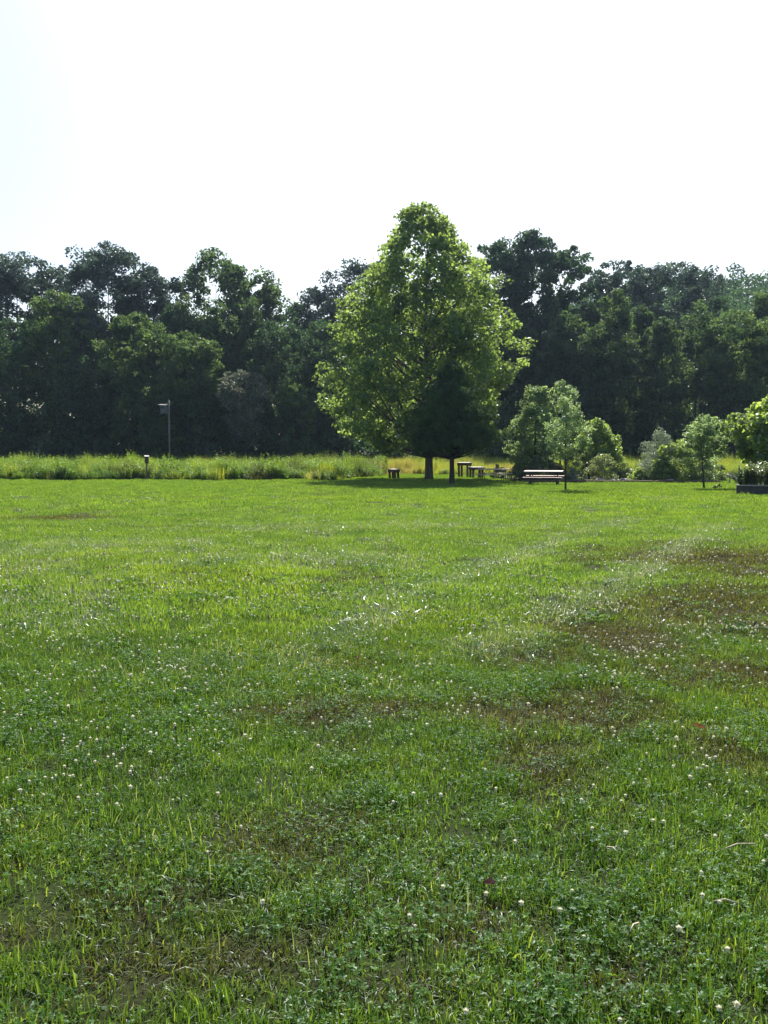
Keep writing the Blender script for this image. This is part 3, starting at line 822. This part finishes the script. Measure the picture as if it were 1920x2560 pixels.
T('woodland_tree', 1455, 114, 568, 101, 'airy round crown on the right skyline before the wooded hill', prof='mushroom', base=.4, nl=340, mat='leaf_pine', lr=0.87, group=G1, **wb)
# ---- woods: front row
wf = dict(cat='tree', per=88, size=.28, r0=.16, nb=16, bk=.32, inner=.15)
G2 = 'lower trees along the front of the woods'
T('woodland_tree', 25, 92, 690, 82, 'mid-height tree at the left edge of the front row', prof='wood', base=.05, nl=227, mat='leaf_woods', lr=0.68, group=G2, **wf)
T('woodland_tree', 130, 93, 625, 78, 'light-topped locust tree standing below the left skyline', prof='wood', base=.1, nl=252, mat='leaf_locust', lr=0.68, group=G2, **wf)
T('woodland_tree', 205, 91, 760, 73, 'dark low tree left of the light green feathery tree', prof='wood', base=.02, nl=202, mat='leaf_woods', lr=0.68, group=G2, **wf)
T('woodland_tree', 290, 90, 668, 76, 'light green feathery tree with a rounded top above the pole box', prof='wood', base=.12, nl=303, mat='leaf_locust', lr=0.62, group=G2, **wf)
T('woodland_tree', 412, 89, 716, 88, 'spreading light green locust right behind the pole box', prof='wood', base=.12, nl=303, mat='leaf_locust', lr=0.62, group=G2, **wf)
T('woodland_tree', 350, 88, 800, 65, 'small yellow-green tree low in the woods left of the pole', prof='wood', base=.1, nl=177, mat='leaf_locust', lr=0.56, group=G2, **wf)
T('woodland_tree', 530, 88, 795, 63, 'pale whitish-leaved tree in blossom right of the pole box', prof='wood', base=.3, nl=80, mat='leaf_blossom', lr=.8, group=G2, cat='tree', per=110, size=.3, r0=.14)
T('woodland_tree', 470, 94, 640, 65, 'vine-hung tree below the square-shouldered crown', prof='drape', base=.05, nl=227, mat='leaf_vine', lr=0.74, group=G2, **wf)
T('woodland_tree', 600, 93, 685, 86, 'rounded dark tree under the skyline dip', prof='wood', base=.03, nl=278, mat='leaf_woods', lr=0.74, group=G2, **wf)
T('woodland_tree', 640, 88, 822, 56, 'small bright-topped tree low in the woods left of the sycamore', prof='wood', base=.05, nl=151, mat='leaf_locust', lr=0.56, group=G2, **wf)
T('woodland_tree', 700, 95, 690, 78, 'dark tree at the left edge of the sycamore crown', prof='wood', base=.03, nl=252, mat='leaf_woods', lr=0.81, group=G2, **wf)
T('woodland_tree', 1130, 94, 700, 65, 'dark front tree at the right edge of the sycamore crown', prof='drape', base=.02, nl=227, mat='leaf_vine', lr=0.74, group=G2, **wf)
T('woodland_tree', 1222, 92, 672, 76, 'vine-clad tree above the young garden trees', prof='wood', base=.02, nl=278, mat='leaf_vine', lr=0.68, group=G2, **wf)
T('woodland_tree', 1325, 90, 612, 60, 'dark vine-smothered pillar of a tree, tallest of the right front row', prof='drape', base=.02, nl=303, mat='leaf_vine', lr=0.62, group=G2, **wf)
T('woodland_tree', 1290, 88, 700, 56, 'shorter vine-covered tree leaning on the dark pillar tree', prof='wood', base=.02, nl=202, mat='leaf_vine', lr=0.62, group=G2, **wf)
T('woodland_tree', 1425, 90, 678, 60, 'flat-topped vine-draped tree between the pillar tree and the feathery tree', prof='drape', base=.02, nl=252, mat='leaf_vine', lr=0.62, group=G2, **wf)
T('woodland_tree', 1500, 93, 645, 60, 'vine-hung tree on the right under the airy crown', prof='drape', base=.04, nl=227, mat='leaf_vine', lr=0.68, group=G2, **wf)
T('woodland_tree', 1585, 89, 668, 86, 'light olive feathery tree at the right of the woods', prof='wood', base=.15, nl=328, mat='leaf_locust', lr=0.62, group=G2, **wf)
T('woodland_tree', 1650, 92, 610, 58, 'dark tree at the right edge of the picture woods', prof='drape', base=.04, nl=227, mat='leaf_vine', lr=0.74, group=G2, **wf)

T('woodland_tree', 180, 97, 640, 50, 'dark tree rising between the light-topped locust and the feathery tree', prof='wood', base=.05, nl=170, mat='leaf_pine', lr=.75, group=G2, **wf)
T('woodland_tree', 372, 96, 655, 44, 'dark tree between the feathery tree and the square-shouldered crown', prof='wood', base=.05, nl=160, mat='leaf_woods', lr=.75, group=G2, **wf)
T('woodland_tree', 545, 96, 640, 46, 'vine-draped tree right below the overhanging skyline tree', prof='drape', base=.05, nl=170, mat='leaf_vine', lr=.7, group=G2, **wf)
T('woodland_tree', 1178, 97, 640, 44, 'dark trunk-like column of leaves below the tallest right peak', prof='drape', base=.03, nl=170, mat='leaf_woods', lr=.7, group=G2, **wf)
T('woodland_tree', 1268, 95, 640, 36, 'leafy tree filling in just left of the dark pillar tree', prof='wood', base=.03, nl=150, mat='leaf_vine', lr=.65, group=G2, **wf)
T('woodland_tree', 1375, 95, 650, 34, 'narrow tree with sunlit edges just right of the dark pillar tree', prof='wood', base=.03, nl=150, mat='leaf_vine', lr=.65, group=G2, **wf)
T('woodland_tree', 1545, 97, 625, 40, 'bushy tree between the right vine-hung tree and the feathery one', prof='wood', base=.03, nl=160, mat='leaf_woods', lr=.7, group=G2, **wf)

# ---- the rest of the wood: one mass
def mass(name, spots, per, size, mat, label, cat, seed):
    rng = np.random.default_rng(seed)
    LC = np.array([s[:3] for s in spots]); LR = np.array([s[3] for s in spots])
    o = crown(rng, name, LC, LR, per, size, M[mat], None, .8, .7)
    return tag(o, label, cat, kind='stuff')
rng = np.random.default_rng(77)
sp = []
for i in range(520):       # understorey just behind the meadow
    x = rng.uniform(-50, 50); y = rng.uniform(86, 98); z = rng.uniform(.2, 5.5) * (1 if y > 89 else .55)
    sp.append((x, y, z + .25, rng.uniform(.9, 1.7)))
mass('undergrowth', sp, 130, .34, 'leaf_woods', 'dark tangled undergrowth along the foot of the woods', 'undergrowth', 78)
sp = []
for i in range(620):       # trees behind trees
    y = rng.uniform(104, 150); x = rng.uniform(-.52, .52) * y
    hmax = 17
    z = gzf(x, y) + hmax * math.sqrt(rng.uniform(.01, 1))
    sp.append((x, y, z, rng.uniform(1.8, 3.2)))
for i in range(1150):       # the wooded hill at the right
    y = rng.uniform(125, 215); x = rng.uniform(.10, .54) * y
    z = gzf(x, y) + rng.uniform(3, 14.5) + 1.5 * math.sin(x * .35 + y * .11)
    sp.append((x, y, z, rng.uniform(1.8, 2.8)))
mass('woodland', sp, 150, .58, 'leaf_woods', 'distant wooded hillside and deep woods behind the front trees', 'woods', 79)

# ------------------------------------------------------------------ garden trees and shrubs
T('young_tree', 1156, 56, 824, 74, 'young tree with glossy pale leaves just right of the sycamore, behind the pale picnic table', prof=[(0, .55), (.15, .85), (.35, 1), (.55, .9), (.75, .65), (.9, .4), (1, .2)], base=.08, nl=230, per=62, size=.17, lr=.36, nb=22, bk=.3, mat='leaf_young', r0=.09, nlimb=40, cz=.0, aspect=.6, shell=.1, inner=.1)
T('young_tree', 1210, 56.5, 822, 46, 'young tree top rising behind the sapling, bending to the right', prof='flat', base=.35, nl=60, per=110, size=.14, lr=.36, mat='leaf_young', r0=.07, nlimb=20)
T('sapling', 1222, 40.3, 848, 62, 'slim sapling with pale green leaves standing alone in front of the garden bed', prof=[(0, .2), (.1, .55), (.3, .95), (.5, 1), (.7, .75), (.85, .5), (1, .15)], base=.3, nl=115, per=40, size=.12, lr=.24, nb=16, bk=.3, inner=.1, mat='leaf_young', bark='bark_dark', r0=.045, nlimb=40, shell=.15, aspect=.5)
T('redbud_tree', 1288, 58, 904, 52, 'small weeping tree with drooping bright leaves and dark hollow beneath', prof=[(0, .95, 1.), (.3, .95, 1.), (.6, .8, .9), (.85, .55, .6), (1, .2, .2)], base=.3, nl=90, per=110, size=.17, lr=.36, mat='leaf_redbud', bark='bark_dark', r0=.07, nlimb=20, inner=.6, droop=.6)
T('small_tree', 1522, 42.3, 896, 68, 'small tree with a thin leaning dark trunk at the right end of the garden bed', prof=[(0, .3, .3), (.2, .8, .7), (.5, 1, 1), (.8, .85, .9), (1, .3, .3)], base=.42, nl=92, per=52, size=.13, lr=.25, nb=14, bk=.32, inner=.1, mat='leaf_young', bark='bark_dark', r0=.05, nlimb=30, shell=.2, lean=(-.075, 0), cz=.32)
T('small_tree', 1690, 41, 835, 112, 'bright yellow-green broad-leaved tree cut off by the right edge of the picture', prof=[(0, .75), (.3, .95), (.5, 1), (.75, .8), (.9, .45), (1, .2)], base=.3, nl=170, per=100, size=.19, lr=.42, mat='leaf_redbud', bark='bark_dark', r0=.1, nlimb=40, shell=.2, aspect=.8, inner=.45, droop=.5)

def shrub(name, px, D, top, hw, label, mat, nl=26, per=90, size=.13, lr=None, **kw):
    kw.setdefault('prof', 'dome'); kw.setdefault('base', .02)
    hw = hw * 1.62
    return T(name, px, D, top - 3, hw, label, cat=kw.pop('cat', 'shrub'), mat=mat, nl=int(nl * 2.2), per=int(per * .55), size=size, lr=lr or hw * K_ / FPX * D * .22, r0=.02, nlimb=8, nb=9, bk=.36, inner=.1, shell=.1, **kw)
shrub('shrub', 1122, 55.5, 992, 22, 'low olive shrub between the two picnic tables', 'leaf_olive', size=.11)
shrub('shrub', 1160, 55, 985, 24, 'yellow-green shrub right behind the pale picnic table top', 'leaf_olive', size=.12)
shrub('shrub', 1195, 54.5, 990, 20, 'dark russet shrub behind the right end of the pale picnic table', 'leaf_russet', size=.11)
shrub('shrub', 1078, 60, 1000, 12, 'small dark round shrub behind the farther picnic table', 'leaf_russet', nl=16, size=.1)
shrub('shrub', 1238, 54.5, 968, 20, 'bright ferny green shrub just right of the sapling trunk', 'leaf_olive', size=.12, prof='column')
shrub('shrub', 1237, 53, 1012, 14, 'low silvery lavender shrub at the sapling foot', 'leaf_silver', nl=16, size=.07)
shrub('shrub', 1302, 54.5, 975, 28, 'bushy olive shrub beneath the weeping tree, right of the round table', 'leaf_olive', size=.11)
shrub('shrub', 1350, 56, 1002, 22, 'low green shrub left of the garden bench', 'leaf_olive', nl=20, size=.11)
shrub('shrub', 1382, 53.5, 1008, 14, 'small spiky plant in front of the garden bench', 'leaf_redbud', nl=14, size=.13, cat='plant')
shrub('butterfly_bush', 1424, 54, 928, 34, 'large grey-leaved bush with silvery flower spikes right of the garden bench', 'leaf_silver', nl=60, per=150, size=.13, aspect=.3, lr=.42)
shrub('shrub', 1432, 52.6, 965, 20, 'yellow-leaved shrub growing in front of the silvery bush', 'leaf_redbud', nl=22, size=.16)
shrub('shrub', 1468, 53.2, 942, 32, 'green leafy shrub between the silvery bush and the leaning tree', 'leaf_redbud', nl=44, size=.13)
shrub('shrub', 1512, 53, 950, 30, 'wide shrub with shiny leaves behind the leaning trunk', 'leaf_young', nl=44, size=.12)
shrub('shrub', 1491, 54.5, 968, 24, 'yellowish-green shrub wedged behind the leafy shrubs left of the leaning tree', 'leaf_olive', nl=24, size=.12)
shrub('shrub', 1545, 54, 1000, 18, 'low olive shrub at the right end of the bed beyond the leaning tree', 'leaf_olive', nl=18, size=.11)
shrub('shrub', 1340, 57, 985, 20, 'green shrub between the bushy olive one and the garden bench', 'leaf_redbud', nl=20, size=.12)
shrub('shrub', 1400, 55.5, 975, 22, 'loose olive shrub on the left flank of the silvery bush', 'leaf_olive', nl=22, size=.11)
shrub('shrub', 1552, 42.2, 1046, 10, 'tiny weed tuft at the foot of the leaning tree', 'leaf_redbud', nl=10, per=60, size=.08, cat='plant')
shrub('shrub', 1265, 56, 1000, 16, 'dull green shrub between the sapling and the round table', 'leaf_woods', nl=18, size=.11)

# ------------------------------------------------------------------ garden bed ground + edging
def bed():
    x0, x1, y0, y1 = BEDPOLY
    n = 40
    top = []; 
    for i in range(n + 1):
        f = i / n; x = x0 + (x1 - x0) * f
        top.append((x, y0 + .04 * (x1 - x) + .1 * math.sin(x * 1.7), gzf(x, y0) + .05 + .01 * math.sin(x * 5)))
    V = []; F = []
    for (x, y, z) in top: V += [(x, y, z), (x, y + 4, z + .08), (x, y1, z + .05)]
    for i in range(n):
        a = i * 3; F += [(a, a + 3, a + 4, a + 1), (a + 1, a + 4, a + 5, a + 2)]
    me = bpy.data.meshes.new('garden_bed'); me.from_pydata(V, [], F); me.materials.append(M['mulch'])
    o = bpy.data.objects.new('garden_bed', me); COL.objects.link(o)
    tag(o, 'dark mulched garden bed under the shrubs', 'garden bed', kind='structure')
    # edging timbers end to end
    rnd = random.Random(4)
    x = x0 + .1; k = 0
    labs = ['left end timber of the bed edging, behind the pale picnic table', 'edging timber of the bed behind the sapling trunk', 'edging timber below the round table',
            'edging timber below the garden bench', 'edging timber below the silvery bush', 'right end timber of the bed edging by the leaning tree']
    L = (x1 - x0 - .2) / 6
    for k in range(6):
        xa = x + k * L; xb = xa + L - .05
        ya = y0 + .04 * (x1 - xa) - .12; yb = y0 + .04 * (x1 - xb) - .12
        mb = MB(); z = .07
        mb.tube([(0, 0, z), (L * .3, (yb - ya) * .3 + .02, z + .01), (L * .65, (yb - ya) * .65 - .02, z - .005), (L - .05, yb - ya, z)], [.085, .09, .085, .08], 8, True, .15, rnd)
        o = mb.build('edging_timber', M['wood_brown'], smooth=False); o.location = (xa, ya, gzf(xa, ya))
        tag(o, labs[k], 'edging timber', 'timbers edging the garden bed')
    for (px, py, D, s, lab) in ((1500, 1195, 52.5, .28, 'pale flat stone lying in the bed below the round table'), (1530, 1197, 52.4, .22, 'small pale stone right of the flat one in the bed'),
                                (1675, 1196, 52, .26, 'light block of stone below the silvery bush'), (1560, 1196, 52.6, .3, 'grey stone in the bed left of the bench'), (1765, 1192, 52, .2, 'small light stone in the dark hollow by the leaning tree')):
        X = (px - 960) / FPX * D; mb = MB(); r2 = random.Random(px)
        vs = []
        me = MB()
        for iz, (zz, rr) in enumerate(((0, .9), (.35, 1), (.6, .75))):
            for a in range(9):
                t = a / 9 * 6.283; q = rr * r2.uniform(.8, 1.15)
                vs.append((s * q * math.cos(t), s * .7 * q * math.sin(t), s * zz * r2.uniform(.85, 1.1)))
        fs = [tuple(range(18, 27))]
        for b in (0, 9):
            for a in range(9): fs.append((b + a, b + (a + 1) % 9, b + 9 + (a + 1) % 9, b + 9 + a))
        me.add(vs, fs); o = me.build('stone', M['stone'], bevel=.01); o.location = (X, D, gzf(X, D) + .05)
        tag(o, lab, 'stone', 'stones in the garden bed')
bed()

# ------------------------------------------------------------------ picnic tables
def picnic_table(loc, rz, label, topmat, benchmat, L=1.95):
    r = empty('picnic_table', loc, rz, label, 'picnic table', 'picnic tables on the lawn')
    r.rotation_euler = (rad(2.6), 0, rz)     # tilted so more of the sunlit top faces the viewer
    mb = MB()
    for k in range(5): mb.box((0, -.31 + k * .155, .745), (L, .142, .04))
    mb.build('tabletop', M[topmat], r, bevel=.006)
    for s in (-1, 1):
        mb = MB()
        for k in range(2): mb.box((0, s * .68 + (k - .5) * .145, .445), (L, .132, .04))
        mb.build('bench', M[benchmat], r, bevel=.006)
    for s in (-1, 1):
        mb = MB(); X = s * (L / 2 - .3)
        for y in (-.2, .2): mb.tube([(X, y, -.08), (X, y, .72)], [.024, .024], 8)
        for y in (-.72, .72): mb.tube([(X, y, -.08), (X, y, .42)], [.022, .022], 8)
        mb.tube([(X, -.76, .4), (X, .76, .4)], [.02, .02], 8)
        mb.tube([(X, -.33, .705), (X, .33, .705)], [.02, .02], 8)
        mb.tube([(X, 0, .41), (X - s * .42, 0, .71)], [.014, .014], 6)
        mb.build('frame', M['metal_dark'], r, smooth=True)
    return r
def ground_at(px, D):
    X = (px - 960) / FPX * D * CP
    return Vector((X, D, gzf(X, D)))
picnic_table(ground_at(1360, 47.6), rad(-16), 'picnic table with a bright pale top and pinkish benches beside the sapling', 'wood_pale', 'wood_pink', 2.05)  # sun glare on this top is put into its pale wood colour
picnic_table(ground_at(1233, 54.5), rad(-22), 'weathered brownish picnic table, farther of the two, right of the wooden play tables', 'wood_tan', 'wood_tan', 2.05)

def post_table(loc, rz, w, d, h, label, leg=.12, apron=.16, mat='wood_brown'):
    r = empty('wooden_table', loc - Vector((0, 0, .02)), rz, label, 'wooden table', 'small thick-legged wooden tables near the sycamore')
    mb = MB(); nb = 5
    r.rotation_euler = (rad(2.5), 0, rz)
    for k in range(nb): mb.box((0, -d / 2 + (k + .5) * d / nb, h - .02), (w, d / nb - .012, .04))
    mb.build('tabletop', M['wood_grey'], r, bevel=.005)
    mb = MB(); t = .04; zc = h - .045 - apron / 2
    mb.box((0, -d / 2 + .05, zc), (w - .1, t, apron)); mb.box((0, d / 2 - .05, zc), (w - .1, t, apron))
    mb.box((-w / 2 + .05, 0, zc), (t, d - .145, apron)); mb.box((w / 2 - .05, 0, zc), (t, d - .145, apron))
    mb.build('apron', M[mat], r, bevel=.004)
    for sx in (-1, 1):
        for sy in (-1, 1):
            mb = MB(); mb.box((sx * (w / 2 - .075 - leg / 2), sy * (d / 2 - .075 - leg / 2), (h - .045) / 2 - .02), (leg, leg, h - .005))
            mb.build('leg', M[mat], r, bevel=.006)
post_table(ground_at(985, 60.5), rad(-38), .72, .62, .68, 'low square table with a pale top and stout legs standing left of the sycamore trunk')
post_table(ground_at(1162, 64.5), rad(-30), .95, .75, 1.1, 'tallest thick-legged wooden table, right of the thin evergreen trunk')
post_table(ground_at(1191, 62.5), rad(22), 1.0, .7, .8, 'thick-legged table of middle height partly behind the farther picnic table')

# round table on a pedestal
r = empty('round_table', ground_at(1471, 57), 0, 'small round table with a pinkish top on one leg among the shrubs', 'round table')
mb = MB(); mb.tube([(0, 0, .68), (0, 0, .73)], [.42, .42], 24); mb.build('tabletop', M['wood_pink'], r, bevel=.006)
mb = MB(); mb.tube([(0, 0, -.02), (0, 0, .06), (0, 0, .1), (0, 0, .68)], [.22, .2, .07, .06], 12); mb.build('pedestal', M['metal_dark'], r, smooth=True)
# backless garden bench
r = empty('garden_bench', ground_at(1574, 57.5), rad(-4), 'pale backless bench half hidden among the bed plants', 'bench')
mb = MB()
for k in range(3): mb.box((0, -.14 + .14 * k, .5), (1.45, .125, .04))
mb.build('seat', M['wood_pale'], r, bevel=.005)
for s in (-1, 1):
    mb = MB(); mb.box((s * .55, 0, .23), (.1, .36, .5)); mb.build('leg', M['wood_brown'], r, bevel=.006)

# planter at the right edge
pl = ground_at(1843, 36.2)
r = empty('raised_planter', (pl.x, pl.y, pl.z), rad(-24), 'long low grey raised planter box cut off by the right edge of the picture', 'planter')
Lp, Wp, Hp = 3.6, 1.1, .36
mb = MB()
mb.box((Lp / 2, .04, Hp / 2 - .02), (Lp, .08, Hp)); mb.box((Lp / 2, Wp - .04, Hp / 2 - .02), (Lp, .08, Hp))
mb.box((.04, Wp / 2, Hp / 2 - .02), (.08, Wp - .164, Hp)); mb.box((Lp - .04, Wp / 2, Hp / 2 - .02), (.08, Wp - .164, Hp))
mb.build('wall', M['concrete'], r, bevel=.008)
mb = MB(); mb.box((Lp / 2, -.01, Hp - .002), (Lp + .06, .14, .036)); mb.box((Lp / 2, Wp + .01, Hp - .002), (Lp + .06, .14, .036))
mb.box((.03, Wp / 2, Hp - .002), (.12, Wp - .126, .036)); mb.box((Lp - .03, Wp / 2, Hp - .002), (.12, Wp - .126, .036))
mb.build('rim', M['wood_grey'], r, bevel=.006)
mb = MB(); mb.box((Lp / 2, Wp / 2, Hp / 2 - .03), (Lp - .18, Wp - .18, Hp - .04)); mb.build('soil', M['mulch'], r)
rng = np.random.default_rng(31)
o = None
Q = []; rn = []
def stem_plant(name, loc, rng, n, R, h0, h1, leaf, mat, label, stemmat):
    """leafy plant: bare greyish stems below, leaves above"""
    r = empty(name, loc, 0, label, 'plant', 'plants in the raised planter')
    mb = MB(); Q = []; rn = []
    for i in range(n):
        a = rng.random() * 6.283; q = R * math.sqrt(rng.random()); b = Vector((q * math.cos(a), q * math.sin(a) * .7, 0)); h = rng.uniform(h0, h1)
        t = b * 1.5 + Vector((rng.normal(0, .06), rng.normal(0, .06), h))
        mb.tube([b, b.lerp(t, .5) + Vector((0, 0, .03)), t], [.007, .005, .003], 4, False)
        for k in range(34):
            f = rng.uniform(.12, 1.02); p = np.array(b.lerp(t, f)); aa = rng.random() * 6.283
            d = np.array([math.cos(aa), math.sin(aa), rng.uniform(-.2, .8)]); d /= np.linalg.norm(d); e = np.array([-math.sin(aa), math.cos(aa), .2]); L = leaf * rng.uniform(.6, 1.2)
            Q.append([p, p + d * L * .5 + e * L * .2, p + d * L, p + d * L * .5 - e * L * .2]); rn.append(rng.random())
    mb.build('stems', stemmat, r)
    quads('leaves', np.array(Q), M[mat], r, np.array(rn))
M['stem_grey'] = plainmat('stem_grey', (0.1, 0.085, 0.08), (0.2, 0.17, 0.16), 20, .8, None, 0)
for k, (dx, h, lab, mt) in enumerate(((.35, .85, 'bushy plant at the left end of the raised planter', 'leaf_woods'), (.85, 1.02, 'tall leafy plant with pale flecks, second from the left end of the planter', 'leaf_olive'),
                                      (1.4, 1.05, 'green topped plant in the planter at the very edge of the picture', 'leaf_vine'))):
    stem_plant('planter_plant', (pl.x + dx * .91 + .22, pl.y + .5 - dx * .4, pl.z + Hp - .05), rng, 60, .36, h * .45, h, .12, mt, lab, M['stem_grey'])

# weathered log propped right of the leaning tree
p0 = at(1816, 1185, 50); p1 = at(1852, 1201, 49.6)
z1 = gzf(p1.x, p1.y)
r = empty('log', (p1.x, p1.y, z1), 0, 'weathered grey log with bare twigs propped up between the leaning tree and the planter', 'log')
rr = random.Random(2)
mb = MB(); a = Vector((p0.x - p1.x, p0.y - p1.y, .52)); b = Vector((0, 0, .12)); mb.tube([b + Vector((.04, 0, -.04)), b.lerp(a, .4), a], [.1, .085, .06], 9, True, .2, rr)
mb.tube([a * .75 + b * .25, a * .8 + Vector((.05, .1, -.5))], [.04, .05], 6, True, .2, rr)
mb.tube([b, b + Vector((.06, -.02, -.16))], [.07, .08], 6, True, .2, rr)
mb.build('trunk', M['wood_grey'], r, smooth=True)
mb = MB()
for k in range(22):
    s = b.lerp(a, rr.uniform(.25, .8)); e = s + Vector((rr.uniform(-.2, .25), rr.uniform(-.15, .15), rr.uniform(.15, .5)))
    mb.tube([s, s.lerp(e, .5) + Vector((rr.uniform(-.04, .04), 0, .02)), e], [.012, .008, .003], 4, False)
mb.build('twigs', M['wood_grey'], r)

# ------------------------------------------------------------------ bird boxes
g = ground_at(366, 57)
r = empty('birdhouse', g, rad(20), 'small birdhouse with a white roof on a short post at the meadow edge', 'birdhouse')
mb = MB(); mb.box((0, .02, .6), (.085, .085, 1.25)); mb.build('post', M['pole'], r, bevel=.005)
mb = MB(); mb.box((0, -.12, 1.3), (.24, .2, .42)); mb.build('box', M['wood_brown'], r, bevel=.004)
mb = MB(); mb.tube([(0, -.222, 1.38), (0, -.2265, 1.38)], [.024, .024], 14); mb.build('entrance_hole', M['hole_shade'], r)
mb = MB(); mb.box((0, -.14, 1.55), (.28, .3, .022), 0, rad(9)); mb.build('roof', M['white_paint'], r, bevel=.004)
mb = MB(); mb.box((.06, .0, 1.35), (.09, .03, .62)); mb.build('back_board', M['wood_brown'], r, bevel=.003)

g = ground_at(424, 80)
r = empty('nest_box_pole', g, rad(-14), 'tall bare pole with a grey nest box near its top', 'nest box')
Hh = at(424, 1000, 80).z - g.z
mb = MB(); mb.tube([(0, 0, -.1), (0, 0, Hh * .5), (0, 0, Hh)], [.085, .075, .065], 10); mb.build('pole', M['pole'], r, smooth=True)
mb = MB(); mb.box((-.3, -.28, Hh - .85), (.52, .5, .75)); bx = mb.build('box', M['box_grey'], r, bevel=.006)
mb = MB(); mb.tube([(-.32, -.532, Hh - .72), (-.32, -.538, Hh - .72)], [.08, .08], 14); mb.build('entrance_hole', M['hole_shade'], bx)
mb = MB(); mb.box((-.36, -.32, Hh - .44), (.78, .72, .05), 0, rad(8), rad(4)); mb.build('roof', M['box_grey'], r, bevel=.006)
mb = MB(); mb.box((.02, -.12, Hh - .3), (.75, .06, .07)); mb.build('crosspiece', M['pole'], r, bevel=.004)

# ------------------------------------------------------------------ small things in the near grass
def dead_leaf(px, py, s, label):
    p = onground(px, py); rr = random.Random(int(px))
    mb = MB(); n = 10; vs = [(0, 0, .012)]
    for k in range(n):
        a = k / n * 6.283; q = s * (1 if k % 2 else .62) * rr.uniform(.8, 1.15)
        vs.append((q * math.cos(a), q * .7 * math.sin(a), .02 + rr.uniform(-.012, .02)))
    mb.add(vs, [(0, 1 + k, 1 + (k + 1) % n) for k in range(n)])
    o = mb.build('dead_leaf', M['dead_leaf']); o.location = (p.x, p.y, gzf(p.x, p.y) + .045); o.rotation_euler = (rad(14), 0, rr.random() * 6)
    tag(o, label, 'dead leaf')
dead_leaf(1747, 1857, .042, 'curled reddish-brown dead leaf on the lawn at the right')
dead_leaf(1226, 2258, .03, 'brown dead leaf among clover near the bottom centre')
dead_leaf(893, 1662, .03, 'tiny red dead leaf on the lawn left of the brown patch')
def straw(px, py, L, ang, label):
    p = onground(px, py); d = Vector((math.cos(ang), math.sin(ang), 0)) * L / 2
    mb = MB(); mb.tube([-d, Vector((0, 0, .008)) + Vector((-d.y, d.x, 0)) * .1, d], [.0022, .003, .0025], 6)
    o = mb.build('straw', M['straw'], smooth=True); o.location = (p.x, p.y, gzf(p.x, p.y) + .06)
    tag(o, label, 'straw')
straw(1812, 2310, .08, -.15, 'pale short straw lying flat near the lower right corner')
straw(1530, 2168, .06, -1.1, 'pale straw standing slanted left of the lower right flowers')
straw(1585, 2375, .07, .9, 'thin pale straw crossing the clover below the lower right flowers')
straw(1845, 2165, .16, .35, 'longest pale straw at the right edge of the lawn')

# ------------------------------------------------------------------ air
def haze():
    mb = MB(); x0, x1, y0, y1, z0, z1 = -260, 260, -12, 330, -2.5, 46
    mb.box(((x0 + x1) / 2, (y0 + y1) / 2, (z0 + z1) / 2), (x1 - x0, y1 - y0, z1 - z0))
    m, nt, out = newmat('haze')
    v = nd(nt, 'ShaderNodeVolumePrincipled')
    v.inputs['Color'].default_value = (0.55, 0.76, 1.0, 1)
    v.inputs['Density'].default_value = HAZE
    v.inputs['Anisotropy'].default_value = 0.45
    nt.links.new(v.outputs[0], out.inputs['Volume'])
    o = mb.build('haze', m)
    tag(o, 'thin bluish summer haze in the air over the field', 'haze', kind='stuff')
haze()
